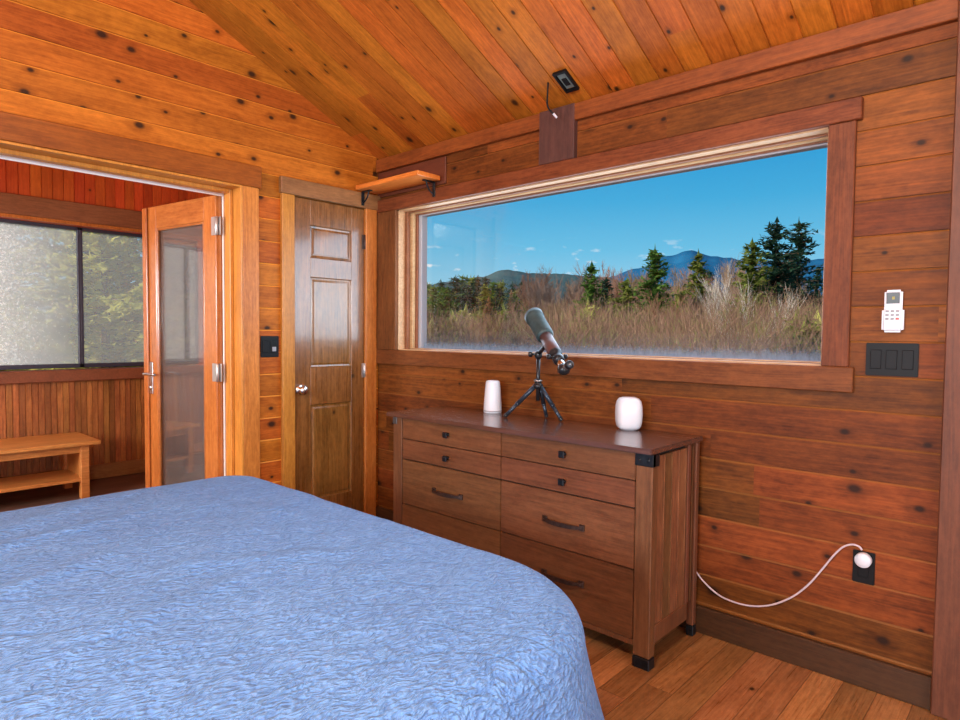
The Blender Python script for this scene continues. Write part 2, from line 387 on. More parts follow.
bm = NB(); box(bm, XB-.045, XB+.002, .10, .28, 0, 2.375, .004); struct('trim_8', bm, M_post)
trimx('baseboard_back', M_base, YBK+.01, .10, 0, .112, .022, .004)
# ---------------------------------------------------------------- picture window
win = NB(); X1 = XB+.19
box(win, XB, X1, WY1-.006, WY1+.0, WZ0, WZ1); box(win, XB, X1, WY0, WY0+.006, WZ0, WZ1)
box(win, XB, X1, WY0, WY1, WZ1-.006, WZ1); box(win, XB, X1, WY0, WY1, WZ0-.0, WZ0+.006)
for d0, d1, a, b, c, e in ((.0, .045, .0095, .0095, .0095, .0095),): pass
w1 = struct('window_1', win, M_jamb)
def ring4(bm, x0, x1, ya, yb, za, zb, yA, yB, zA, zB, bev=.002):
    """frame filling between outer (ya,yb,za,zb) and inner (yA,yB,zA,zB)"""
    box(bm, x0, x1, ya, yA, za, zb, bev); box(bm, x0, x1, yB, yb, za, zb, bev)
    box(bm, x0, x1, yA, yB, za, zA, bev); box(bm, x0, x1, yA, yB, zB, zb, bev)
o0 = (WY0+.006, WY1-.006, WZ0+.006, WZ1-.006)
bm = NB(); ring4(bm, XB+.050, XB+.075, *o0, WY0+.012, WY1-.030, WZ0+.0085, WZ1-.013); obj('window_stop', bm, M_stop, w1)
bm = NB(); ring4(bm, XB+.076, XB+.10, *o0, WY0+.018, WY1-.052, WZ0+.011, WZ1-.018); obj('window_stop', bm, M_jamb, w1)
bm = NB(); ring4(bm, XB+.101, XB+.115, *o0, WY0+.024, WY1-.066, WZ0+.012, WZ1-.024); obj('window_stop', bm, M_stop, w1)
bm = NB(); ring4(bm, XB+.116, XB+.165, *o0, WY0+.030, WY1-.090, WZ0+.013, WZ1-.030); obj('window_sash', bm, M_vinyl, w1)
bm = NB(); box(bm, XB+.136, XB+.142, WY0+.026, WY1-.086, WZ0+.011, WZ1-.026)
pane = bpy.data.objects.new('window_pane', bpy.data.meshes.new('window_pane')); C.objects.link(pane); pane.parent = w1
bmesh.ops.translate(bm, vec=(0, 0, -(WZ0+.013)), verts=bm.verts); bm.to_mesh(pane.data); bm.free(); pane.location = (0, 0, WZ0+.013); pane.data.materials.append(M_frost)

# ---------------------------------------------------------------- front wall trim, opening, doors
def trimy(name, mat, x0, x1, z0, z1, th=t, bev=.003): bm = NB(); box(bm, x0, x1, YA-th, YA+.002, z0, z1, bev); return struct(name, bm, mat)
trimy('trim_9', M_headA, OX0-.11, OX1+.105, OZ+.0, 2.146, .03)
trimy('trim_10', M_trimA_v, OX1+.0, OX1+.092, 0, OZ)
trimy('trim_11', M_trimA_v, OX0-.092, OX0, 0, OZ)
trimy('trim_12', M_trimA_h, DX0-.088, XB-.004, DZ, 2.122, .03)
trimy('trim_13', M_trimA_v, DX0-.080, DX0, 0, DZ)
trimy('trim_14', M_trimA_v, DX1, XB-.028, 0, DZ)
# jamb of the wide opening (lining of the wall thickness), stepped
M_jambA = wood('jamb_fir', (.40, .12, .02), (.70, .26, .05), 'Z', 'Y', rough=.35, vary=.05, spec=.5)
bm = NB()
for x0, x1, s in ((OX1-.012, OX1, 1), (OX0, OX0+.012, -1)): box(bm, x0, x1, YA-.022, YA+.17, 0, OZ, .002)
box(bm, OX0+.012, OX1-.012, YA-.022, YA+.17, OZ-.012, OZ, .002)
box(bm, OX1-.032, OX1-.012, YA+.065, YA+.115, 0, OZ-.012, .003); box(bm, OX0+.032, OX1-.032, YA+.065, YA+.115, OZ-.032, OZ-.012, .003)
struct('trim_15', bm, M_jambA)
bm = NB(); box(bm, OX0+.02, OX1-.012, YA+.172, YA+.180, OZ-.035, OZ-.012, .001); box(bm, OX1-.020, OX1-.012, YA+.172, YA+.182, 0, OZ-.012, .001)
struct('trim_16', bm, M_alum)

# closet door (closed)
bm = NB(); y0, y1 = YA-.004, YA+.034
px0, px1 = DX0+.112, DX1-.098
def stile(x0, x1, z0, z1): box(bm, x0, x1, y0, y1, z0, z1, .002)
zz = [.008, .25, .818, 1.04, 1.574, 1.688, 1.877, DZ-.006]
stile(DX0+.004, px0, zz[0], zz[7]); stile(px1, DX1-.004, zz[0], zz[7])
for a, b in ((0, 1), (2, 3), (4, 5), (6, 7)): stile(px0, px1, zz[a], zz[b])
door = struct('door_1', bm, M_door)
for a, b in ((1, 2), (3, 4), (5, 6)):
    bm = NB(); z0, z1 = zz[a], zz[b]
    # raised panel: flat field, slope and recessed border
    rings = [(0, y0+.002), (.004, y0+.009), (.013, y0+.011), (.016, y0+.008), (.026, y0+.005)]
    vs = [[bm.verts.new(p) for p in ((px0+i, y, z0+i), (px1-i, y, z0+i), (px1-i, y, z1-i), (px0+i, y, z1-i))] for i, y in rings]
    for p, q in zip(vs, vs[1:]):
        for k in range(4): bm.faces.new((p[k], p[(k+1) % 4], q[(k+1) % 4], q[k]))
    bm.faces.new(vs[-1]); box(bm, px0, px1, y0+.018, y1, z0, z1)
    obj('door_panel', bm, M_door, door)
bm = NB(); kx, kz = 2.027, .912; kx -= .03
lathe(bm, [(0, 0), (.031, 0), (.031, .004), (.024, .008), (.012, .010), (.010, .022), (.014, .028), (.025, .034), (.029, .044), (.026, .054), (.016, .060), (0, .062)], (kx, y0, kz), (0, -1, 0))
obj('door_knob', bm, M_chrome, door)
for z, mt in ((1.82, M_bronze), (1.01, M_silver)):
    bm = NB(); cyl(bm, (DX1, y0-.006, z-.045), (DX1, y0-.006, z+.045), .007, n=12, bev=.002); box(bm, DX1-.02, DX1+.0, y0-.003, y0+.001, z-.045, z+.045)
    obj('door_hinge', bm, mt, door)
bm = NB(); box(bm, DX0-.01, DX1+.01, YA+.036, YA+.10, 0, DZ); struct('trim_17', bm, M_door)

# french door leaf, swung out into the porch
H = Vector((1.612, YA+.185, 0)); E = Vector((1.500, 4.165, 0)); LW = (E-H).length
lx = (E-H).normalized(); ly = Vector((0, 0, 1)).cross(lx)   # ly points to the -x side (the room face)
rotz = math.atan2(lx.y, lx.x)
R = Matrix.Translation(H) @ Matrix.Rotation(rotz, 4, 'Z')
def leafpart(name, bm, mat, parent):
    o = bpy.data.objects.new(name, bpy.data.meshes.new(name)); C.objects.link(o); bmesh.ops.recalc_face_normals(bm, faces=bm.faces)
    bm.to_mesh(o.data); bm.free(); o.data.materials.append(mat); o.parent = parent; return o
M_leaf = wood('leaf_fir', (.28, .08, .014), (.56, .20, .042), 'Z', 'X', rough=.22, vary=.04, gscale=1.2, spec=.6, coat=.6)
M_leafh = wood('leaf_fir_rail', (.25, .07, .013), (.48, .17, .036), 'X', 'Z', rough=.22, vary=.04, gscale=1.2, spec=.6, coat=.6)
bm = NB(); T = 2.0; s0, s1 = .115, .115
box(bm, 0, s0, -.022, .022, .012, T, .004); box(bm, LW-s1, LW, -.022, .022, .012, T, .004)
door2 = leafpart('door_2', bm, M_leaf, None); door2.location = H; door2.rotation_euler = (0, 0, rotz); door2['kind'] = 'structure'
bm = NB(); box(bm, s0, LW-s1, -.021, .021, T-.135, T, .003); box(bm, s0, LW-s1, -.021, .021, .012, .25, .003); leafpart('door_rail', bm, M_leafh, door2)
bm = NB(); box(bm, LW-.035, LW+.012, .024, .036, .02, T-.005, .003); leafpart('astragal', bm, M_leaf, door2)
bm = NB()
for a in (1,):
    for yy0, yy1 in ((.006, .020), (-.020, -.006)):
        box(bm, s0, s0+.014, yy0, yy1, .25, T-.135, .003); box(bm, LW-s1-.014, LW-s1, yy0, yy1, .25, T-.135, .003)
        box(bm, s0+.014, LW-s1-.014, yy0, yy1, .25, .264, .003); box(bm, s0+.014, LW-s1-.014, yy0, yy1, T-.149, T-.135, .003)
leafpart('glazing_bead', bm, M_leafh, door2)
bm = NB(); box(bm, s0, LW-s1, -.003, .003, .25, T-.135); leafpart('door_pane', bm, M_glass, door2)
for sgn in (1, -1):
    bm = NB(); hx = LW-.055
    box(bm, hx-.018, hx+.018, sgn*.022, sgn*.028, .86, 1.06, .003)
    cyl(bm, (hx, sgn*.026, .985), (hx, sgn*.075, .985), .009, n=14)
    tube(bm, spline([(hx, sgn*.070, .985), (hx-.012, sgn*.078, .985), (hx-.06, sgn*.076, .988), (hx-.115, sgn*.070, .985)]), .008, 10)
    lathe(bm, [(0, 0), (.014, 0), (.014, .006), (.010, .009), (0, .010)], (hx, sgn*.028, .90), (0, sgn, 0), 16)
    leafpart('door_handle', bm, M_chrome, door2)
for z in (1.83, 1.02, .2):
    bm = NB(); cyl(bm, (-.010, .024, z-.05), (-.010, .024, z+.05), .009, n=12, bev=.002)
    box(bm, -.006, .036, .022, .026, z-.05, z+.05); box(bm, -.034, -.010, .010, .014, z-.05, z+.05)
    leafpart('door_hinge', bm, M_silver, door2)

# ---------------------------------------------------------------- porch
PE = 2.80
bm = NB(); box(bm, -2.6, PE, YA+.0, YP+.2, -.14, -.005); struct('floor', bm, M_pfloor)
mpP = Matrix(((1, 0, 0, 0), (0, 0, -1, YP), (0, 1, 0, 0), (0, 0, 0, 1)))
PX0, PX1, PZ0, PZ1 = -2.4, 2.60, .935, 2.10
bm = clad(0, .835, -2.6, PE, .042, 0, .006, .004)      # beadboard: u is height, v is x
for v in bm.verts: v.co = Vector((v.co.y, YP-v.co.z, v.co.x))
box(bm, -2.6, PE, YP+.007, YP+.15, 0, .835)
struct('wall_porch', bm, M_pw_low)
bm = clad(2.28, 2.86, -2.6, PE, .075, 0, .005, .004)
for v in bm.verts: v.co = Vector((v.co.y, YP-v.co.z, v.co.x))
box(bm, -2.6, PE, YP+.007, YP+.15, PZ1, 2.86); box(bm, PX1, PE, YP+.007, YP+.15, .835, PZ1); box(bm, PX1, PE, YP-.0, YP+.007, .835, 2.28)
struct('wall_porch_upper', bm, M_pw_top)
bm = NB(); box(bm, -2.6, PE, YP-.03, YP, 2.127, 2.28, .003); struct('trim_18', bm, M_trimA_h)
bm = NB(); box(bm, -2.6, PE, YP-.02, YP+.04, PZ1-.0, 2.127, .002); struct('trim_19', bm, M_trimA_v)
bm = NB(); box(bm, -2.6, PE, YP-.05, YP+.14, .832, .925, .006); struct('trim_20', bm, M_stop)
bm = NB(); box(bm, -2.6, PE, YP-.022, YP, 0, .118, .003); struct('baseboard_porch', bm, M_trimA_h)
M_pend = wood('porch_end_boards', (.30, .07, .012), (.55, .15, .03), 'Z', 'Y', .075, 0, 0, vary=.2)
bm = NB(); box(bm, PE, PE+.1, YA-.0, YP+.15, 0, 2.86); struct('wall_porch_end', bm, M_pend)
bm = NB(); box(bm, -2.72, -2.6, YA-.0, YP+.15, 0, 2.86); struct('wall_porch_end', bm, M_pend)
bm = NB(); box(bm, -2.72, PE+.1, YA+.152, YP+.16, 2.86, 2.98); struct('ceiling_porch', bm, M_pend)
bm = NB(); box(bm, XB+.2, PE+.1, YA+.0, YA+.15, 0, 2.86); struct('wall_porch_return', bm, M_pw_top)
xs = [-2.4, -1.37, -.37, .63, 1.63, 2.60]
for i in range(5):
    a, b = xs[i], xs[i+1]; ma = .0 if i == 0 else .017; mb = .017
    bm = NB(); y0, y1 = YP+.085, YP+.125
    fwid = .034
    for q in ((a, a+ma+.002, PZ0, PZ1), (b-.017, b, PZ0, PZ1), (a, b, PZ0, PZ0+fwid), (a, b, PZ1-.026, PZ1)): box(bm, q[0], q[1], y0, y1, q[2], q[3], .002)
    fr = struct('window_%d' % (i+2), bm, M_winframe)
    o = bpy.data.objects.new('window_pane', bpy.data.meshes.new('window_pane')); C.objects.link(o); o.parent = fr
    bm = NB(); box(bm, a-1.63, b-1.63, -.003, .003, PZ0+.02, PZ1-.02); bm.to_mesh(o.data); bm.free(); o.location = (1.63, YP+.118, 0); o.data.materials.append(M_wet)
# porch bench
by0, by1, bx0, bx1, bz = 5.275, 5.84, .15, 1.545, .425
be = thing('bench', (.85, 5.55, -.005), 'low orange wooden bench with lower shelf under the porch windows', 'bench')
bm = NB(); box(bm, bx0, bx1, by0, by1, bz-.028, bz, .004); obj('seat', bm, M_bench, be)
for x0 in (bx0+.05, bx1-.125):
    for ya in (by0+.035, by1-.095):
        bm = NB(); box(bm, x0, x0+.055, ya, ya+.06, -.005, bz-.028, .003); obj('leg', bm, M_bench, be)
for x0 in (bx0+.07, bx1-.105):
    bm = NB(); box(bm, x0, x0+.018, by0+.095, by1-.095, .135, bz-.028, .002); obj('end_panel', bm, M_bench, be)
bm = NB(); box(bm, bx0+.105, bx1-.125, by0+.05, by0+.072, bz-.085, bz-.028, .002); box(bm, bx0+.105, bx1-.125, by1-.08, by1-.058, bz-.085, bz-.028, .002); obj('apron', bm, M_bench, be)
bm = NB(); box(bm, bx0+.088, bx1-.105, by0+.04, by1-.1, .125, .150, .003); obj('lower_shelf', bm, M_bench, be)

# ---------------------------------------------------------------- bed and quilt
def rslab(bm, x0, x1, y0, y1, z0, z1, R_):
    def ring(i, z):
        o = []
        for cx_, cy_, a0 in ((x1-R_, y1-R_, 0), (x0+R_, y1-R_, PI/2), (x0+R_, y0+R_, PI), (x1-R_, y0+R_, 1.5*PI)):
            for k in range(9): a = a0+PI/2*k/8; o.append(bm.verts.new((cx_+(R_-i)*math.cos(a), cy_+(R_-i)*math.sin(a), z)))
        return o
    rs = [ring(.05, z0), ring(.012, z0+.012), ring(0, z0+.05), ring(0, z1-.06), ring(.018, z1-.018), ring(.06, z1)]
    for a, b in zip(rs, rs[1:]):
        for k in range(36): f = bm.faces.new((a[k], a[(k+1) % 36], b[(k+1) % 36], b[k])); f.smooth = True
    bm.faces.new(rs[0]); bm.faces.new(rs[-1])
BX1, BY0, BY1, BZ = 1.41, .715, 2.745, .628
bed = thing('bed', ((BX1-2.1), (BY0+BY1)/2, 0), 'large low bed entirely covered by a blue quilt, foot towards the picture window', 'bed')
bm = NB(); rslab(bm, XL+.12, BX1-.065, BY0+.06, BY1-.05, .36, BZ-.03, .42); obj('mattress', bm, plain('mattress_cloth', (.7, .7, .72), .8), bed)
bm = NB(); rslab(bm, XL+.12, BX1-.08, BY0+.08, BY1-.08, .12, .355, .42); obj('base', bm, plain('bed_base_cloth', (.12, .12, .14), .8), bed)
for x0 in (XL+.3, BX1-.34):
    for ya in (BY0+.26, BY1-.34):
        bm = NB(); box(bm, x0, x0+.07, ya, ya+.07, 0, .12, .003); obj('leg', bm, M_dpost, bed)
bm = NB(); box(bm, XL+.05, XL+.11, BY0, BY1, 0, 1.15, .01, 2); obj('headboard', bm, M_dpost, bed)

def quilt():
    s = NT('blue_quilt'); tc = s.n('TexCoord'); v = tc.outputs['Object']
    wob = s.n('TexNoise'); wob.inputs['Scale'].default_value = 14; wob.inputs['Detail'].default_value = 2; s.l(v, wob.inputs['Vector'])
    va = s.n('VectorMath', operation='MULTIPLY_ADD'); s.l(wob.outputs['Color'], va.inputs[0]); va.inputs[1].default_value = (.04, .04, .02); s.l(v, va.inputs[2])
    mp = s.n('Mapping'); mp.inputs['Rotation'].default_value = (0, 0, .82); mp.inputs['Scale'].default_value = (.8, 2.0, 1.3); s.l(va.outputs[0], mp.inputs[0])
    n1 = s.noise(mp.outputs[0], 62, 1, .5, .0); n2 = s.noise(mp.outputs[0], 125, 1, .5, .0); big = s.noise(v, 5, 2)
    h = s.m_('ADD', s.m_('MULTIPLY', s.mr(n1, .33, .67), 1.0), s.m_('MULTIPLY', s.mr(n2, .3, .7), .42))
    # leaf-scroll stitching lines, some 20 cm across
    wv = s.n('TexWave', wave_type='RINGS', rings_direction='SPHERICAL'); wv.inputs['Scale'].default_value = 2.4; wv.inputs['Distortion'].default_value = 7; wv.inputs['Detail'].default_value = 1; wv.inputs['Detail Scale'].default_value = 1.3
    s.l(v, wv.inputs['Vector'])
    st = s.mr(wv.outputs['Fac'], .0, .03, 1, 0)
    h = s.m_('SUBTRACT', h, s.m_('MULTIPLY', st, .5))
    col = s.mix(s.mr(s.m_('ADD', n1, s.m_('MULTIPLY', big, .3)), .45, .85), (.12, .27, .62), (.19, .40, .80))
    col = s.mix(s.m_('MULTIPLY', st, .25), col, (.09, .25, .58))
    p = s.bsdf(col, .8, 0, .25, h, 1.0, .0055)
    p.inputs['Sheen Weight'].default_value = .15; p.inputs['Sheen Tint'].default_value = (.65, .82, 1, 1)
    return s.m
def quilt_mesh():
    from mathutils import noise as nz
    cx, cy = (XL+.25+BX1)/2, (BY0+BY1)/2; hx, hy = (BX1-XL-.25)/2, (BY1-BY0)/2
    Rn, Rf = .42, .19; per = []    # outline point and outward normal; softer corner at the near foot
    def seg(a, b, n, nor):
        for k in range(n): tt = k/n; per.append((Vector(a).lerp(Vector(b), tt), Vector(nor)))
    def arc(c, R_, a0, n=26):
        for k in range(n): a = a0 + (PI/2)*k/n; d = Vector((math.cos(a), math.sin(a))); per.append((Vector(c)+d*R_, d))
    seg((hx, -hy+Rn), (hx, hy-Rf), 110, (1, 0)); arc((hx-Rf, hy-Rf), Rf, 0)
    seg((hx-Rf, hy), (-hx+Rf, hy), 150, (0, 1)); arc((-hx+Rf, hy-Rf), Rf, PI/2)
    seg((-hx, hy-Rf), (-hx, -hy+Rf), 60, (-1, 0)); arc((-hx+Rf, -hy+Rf), Rf, PI)
    seg((-hx+Rf, -hy), (hx-Rn, -hy), 150, (0, -1)); arc((hx-Rn, -hy+Rn), Rn, 1.5*PI, 36)
    n = len(per); verts = []; faces = []
    rad = .095
    prof = []   # (scale rho or outward, z)
    for k in range(1, 56): prof.append(('in', k/55*1.0))
    Lq = .50
    for k in range(1, 34): prof.append(('out', k/33))
    verts.append((cx, cy, BZ+.004))
    def lump(x, y):
        p = Vector((x, y, 0))
        h = .005*nz.noise(p*2.3) + .003*nz.noise(p*6) + .002*nz.noise(p*15+Vector((3, 1, 0)))
        # long soft wrinkles running towards the foot corner
        a = (x*.75 + y*.45); b = (-x*.5 + y*.85)
        wr = nz.noise(Vector((a*.8, b*7, 2.0)))
        h += .014*max(0, wr-.08)*2
        for (ax_, ay_, bx_, by_, wd, am) in ((-.2, 1.9, .9, 2.3, .035, .012), (.9, 2.3, 1.2, 1.7, .03, .009), (.1, 1.2, 1.0, 1.55, .03, .010), (.5, 1.75, 1.25, 1.25, .028, .008), (-.1, 1.45, .7, 1.95, .03, .010)):
            dx, dy = bx_-ax_, by_-ay_; LL_ = math.hypot(dx, dy); tt = ((x-ax_)*dx+(y-ay_)*dy)/LL_**2
            if 0 < tt < 1:
                off_ = ((x-ax_)*-dy+(y-ay_)*dx)/LL_ - .07*math.sin(tt*PI) - .012*nz.noise(Vector((tt*9, ax_, 0)))
                h += am*math.exp(-(off_/wd)**2)*math.sin(tt*PI)
        return h
    for typ, q in prof:
        for i, (c, no) in enumerate(per):
            if typ == 'in':
                inn = (c - no*rad)
                p = inn*q; z = BZ + .004 - .020*(q**6)*.5; x, y = cx+p.x, cy+p.y; z += lump(x, y)*(1-.8*q**9)
            else:
                s_ = q*Lq; arc_l = rad*PI/2
                if s_ < arc_l: a = s_/rad; o_, z = rad*math.sin(a), BZ-.006-rad*(1-math.cos(a))
                else:
                    dn = s_-arc_l; o_ = rad + dn*(.08 + .34*max(0, no.x)*(1 if no.y < 0 else .2)); z = BZ-.006-rad-dn
                    fold = math.sin(i*.21)*.5 + math.sin(i*.083+1)*.5
                    corner = 1.0 if no.x*no.y != 0 else .45
                    o_ += fold*.035*min(1, dn/.3)*corner
                p = c + no*(o_-rad)
                x, y = cx+p.x, cy+p.y; z += lump(x, y)*.2
            verts.append((x, y, max(z, .07)))
    for i in range(n): faces.append((0, 1+i, 1+(i+1) % n))
    for r in range(len(prof)-1):
        for i in range(n):
            a = 1+r*n+i; b = 1+r*n+(i+1) % n; faces.append((a, a+n, b+n, b))
    me = bpy.data.meshes.new('quilt'); me.from_pydata(verts, [], faces); me.polygons.foreach_set('use_smooth', [True]*len(faces))
    return me
me = quilt_mesh(); qo = bpy.data.objects.new('quilt', me); C.objects.link(qo); me.materials.append(quilt())
tag(qo, 'crinkled light blue stitched quilt spread over the bed and hanging down its sides', 'quilt')

# ---------------------------------------------------------------- dresser
FX = 2.12; DY0, DY1 = 1.087, 2.565; XK = 2.52
dr = thing('dresser', (2.33, 1.83, 0), 'wide dark walnut dresser with eight drawers under the picture window', 'dresser')
bm = NB(); box(bm, 2.092, 2.540, 1.078, 2.592, .815, .836, .004, 2); obj('top', bm, M_dtop, dr)
def post(x0, x1, y0, y1): 
    bm = NB(); box(bm, x0, x1, y0, y1, .045, .814, .003); return obj('leg', bm, M_dpost, dr)
posts = []
for (x0, x1, y0, y1) in ((FX, FX+.045, DY0, DY0+.068), (FX, FX+.045, DY1-.068, DY1), (2.500, 2.530, DY0, DY0+.03), (2.500, 2.530, DY1-.03, DY1)):
    p = post(x0, x1, y0, y1); bm = NB(); box(bm, x0-.001, x1+.001, y0-.001, y1+.001, 0, .042, .003); obj('foot_cap', bm, M_blackmetal, p)
bm = NB(); box(bm, FX-.003, FX+.02, DY0-.003, DY0+.072, .765, .813, .003)
box(bm, FX-.003, FX+.05, DY0-.003, DY0+.002, .765, .813, .002)
for yy in (DY0+.015, DY0+.052): lathe(bm, [(0, .004), (.004, .003), (.006, 0)], (FX-.003, yy, .789), (-1, 0, 0), 10)
obj('corner_bracket', bm, M_blackmetal, dr)
bm = NB(); box(bm, FX-.003, FX+.02, DY1-.030, DY1+.003, .775, .813, .003); obj('corner_bracket', bm, plain('worn_grey_metal', (.12, .12, .12), .5, .6), dr)
# carcass
bm = NB(); box(bm, FX+.02, 2.47, DY0+.02, DY1-.02, .10, .812); obj('carcass', bm, M_dark, dr)
for yy, s in ((DY0, 1), (DY1, -1)):
    a, b = (yy+.006, yy+.024) if s > 0 else (yy-.024, yy-.006)
    bm = NB(); box(bm, FX+.045, 2.425, a, b, .16, .80, .002)
    for k in range(1, 6):
        xx = FX+.045+k*.062
        box(bm, xx-.002, xx+.002, (a-.003 if s > 0 else b-.001), (a+.001 if s > 0 else b+.003), .16, .80)
    obj('side_panel', bm, M_dside, dr)
    bm = NB(); a, b = (yy+.0, yy+.024) if s > 0 else (yy-.024, yy)
    box(bm, FX+.045, 2.44, a, b, .092, .162, .002); obj('side_rail', bm, M_dpost, dr)
    bm = NB(); box(bm, 2.425, 2.45, a, b, .162, .812, .002); obj('side_stile', bm, M_dpost, dr)
bm = NB(); box(bm, FX+.004, FX+.024, DY0+.068, DY1-.068, .076, .098, .002); obj('bottom_rail', bm, M_dpost, dr)
YM = 1.819
def knob(p, y, z):
    bm = NB(); lathe(bm, [(0, 0), (.009, 0), (.009, .003), (.0055, .006), (.0055, .014), (.011, .018)], (FX, y, z), (-1, 0, 0), 14)
    box(bm, FX-.028, FX-.017, y-.0145, y+.0145, z-.0145, z+.0145, .004)
    obj('knob', bm, M_blackmetal, p)
def handle(p, y, z):
    bm = NB(); n = 22; hw = .102; rows = []
    for k in range(n+1):
        tt = -1+2*k/n; yy = y+tt*hw
        dpt = .026*(1-abs(tt)**2.4)*1.0+.003; w = .0045+.0045*(1-tt*tt); 
        if abs(tt) > .88: w = .010
        rows.append([bm.verts.new(q) for q in ((FX-dpt-.006, yy, z+w), (FX-dpt, yy, z+w), (FX-dpt, yy, z-w), (FX-dpt-.006, yy, z-w))])
    for a, b in zip(rows, rows[1:]):
        for k in range(4): bm.faces.new((a[k], a[(k+1) % 4], b[(k+1) % 4], b[k]))
    bm.faces.new(rows[0]); bm.faces.new(rows[-1])
    for s in (-1, 1):
        box(bm, FX-.008, FX, y+s*(hw-.010)-.012, y+s*(hw-.010)+.012, z-.013, z+.013, .002)
        lathe(bm, [(0, .004), (.004, .003), (.005, 0)], (FX-.012, y+s*(hw-.010), z), (-1, 0, 0), 10)
    obj('handle', bm, M_bronze, p)
zr = [(.707, .811), (.603, .703), (.369, .597), (.101, .365)]
for cy0, cy1, hy in ((DY0+.070, YM-.0015, 1.478), (YM+.0015, DY1-.074, 2.156)):
    for i, (z0, z1) in enumerate(zr):
        bm = NB(); box(bm, FX, FX+.02, cy0, cy1, z0, z1, .0025, 2); d = obj('drawer', bm, M_dfr, dr)
        if i < 2: knob(d, hy, (.764, .650)[i])
        else: handle(d, hy+(.0 if hy < 2 else .0), (.478, .250 if hy < 2 else .232)[i-2])

# ---------------------------------------------------------------- things on the dresser
DT = .836
bm = NB(); lathe(bm, [(0, 0), (.043, 0), (.047, .004), (.0475, .012), (.046, .05), (.041, .12), (.037, .160), (.034, .167), (.026, .170), (0, .170)], (2.475, 2.185, DT), (0, 0, 1), 40)
o = obj('speaker', bm, M_whiteplast, base=(2.475, 2.185, DT)); tag(o, 'white tapered cylindrical speaker left of the telescope on the dresser top', 'speaker')
bm = NB(); lathe(bm, [(.0478, .010), (.0482, .011), (.0482, .014), (.0474, .015)], (2.475, 2.185, DT), (0, 0, 1), 40); obj('base_ring', bm, M_greyplast, o)
bm = NB(); N = 40; rr = []
prof = [(.0, .0), (.036, 0), (.046, .003), (.054, .013), (.059, .035), (.0605, .07), (.059, .1), (.054, .122), (.044, .134), (.030, .139), (.0, .140)]
lathe(bm, prof, (0, 0, 0), (0, 0, 1), N)
for v in bm.verts:      # rounded square section
    a = math.atan2(v.co.y, v.co.x); k = 1/((abs(math.cos(a))**3.2+abs(math.sin(a))**3.2)**(1/3.2)); v.co.x *= .93*k; v.co.y *= .93*k
bmesh.ops.rotate(bm, verts=bm.verts, matrix=Matrix.Rotation(.75, 3, 'Z')); bmesh.ops.translate(bm, verts=bm.verts, vec=(2.475, 1.388, DT+.003))
o = obj('router', bm, M_whiteplast, base=(2.475, 1.388, DT)); tag(o, 'white glossy rounded-square router on the near end of the dresser top', 'router')
bm = NB(); cyl(bm, (2.475, 1.388, DT), (2.475, 1.388, DT+.005), .036, n=28); obj('base', bm, M_greyplast, o)

# telescope on its tripod
te = thing('telescope', (2.44, 1.862, DT), 'small dark telescope on a tabletop tripod pointing out of the window', 'telescope')
TC = Vector((2.44, 1.862, 0)); hub = Vector((2.44, 1.862, .998))
feet = [(2.368, 2.012), (2.462, 1.735), (2.512, 1.862)]
for fx_, fy_ in feet:
    d = (Vector((fx_, fy_, 0))-Vector((hub.x, hub.y, 0))).normalized()
    a = hub + d*.016 - Vector((0, 0, .002)); b = Vector((fx_, fy_, DT+.006))
    bm = NB(); m_ = a.lerp(b, .55); cyl(bm, a, m_, .0108, .0108, 12); cyl(bm, m_, a.lerp(b, .58), .012, .012, 12); cyl(bm, a.lerp(b, .58), b, .0088, .0088, 12)
    lg = obj('leg', bm, M_tri, te)
    bm = NB(); cyl(bm, a.lerp(b, .93), b - Vector((0, 0, .0015)), .0105, .009, 12, .002); obj('rubber_foot', bm, M_tele, lg)
bm = NB(); lathe(bm, [(0, -.012), (.018, -.012), (.024, -.004), (.024, .010), (.017, .014), (.017, .022), (.020, .023), (.020, .031), (.012, .034), (0, .034)], hub, (0, 0, 1), 24); obj('hub', bm, M_tele, te)
bm = NB(); lathe(bm, [(.0205, .024), (.0215, .025), (.0215, .029), (.0205, .030)], hub, (0, 0, 1), 24); obj('collar', bm, M_silver, te)
bm = NB(); cyl(bm, hub-Vector((0, 0, .07)), hub+Vector((0, 0, .150)), .0095, .0095, 16); obj('centre_column', bm, M_tele, te)
Ao = Vector((2.485, 1.925, 1.335)); Bo = Vector((2.298, 1.622, 1.112)); ax = (Ao-Bo).normalized(); LL = (Ao-Bo).length
# head joint
hj = hub+Vector((0, 0, .155)); mid = Bo.lerp(Ao, .46)
bm = NB(); lathe(bm, [(0, -.02), (.014, -.02), (.018, -.012), (.018, .004), (.014, .014), (0, .018)], hj, (0, 0, 1), 20)
cyl(bm, hj+Vector((.0, .0, .0)), mid-ax*.0, .010, .010, 14); obj('mount_head', bm, M_tele, te)
bm = NB(); sd = Vector((-.35, .6, 0)).normalized(); cyl(bm, hj, hj+sd*.038, .006, .006, 12); cyl(bm, hj+sd*.030, hj+sd*.048, .014, .014, 16, .002); obj('clamp_knob', bm, M_tele, te)
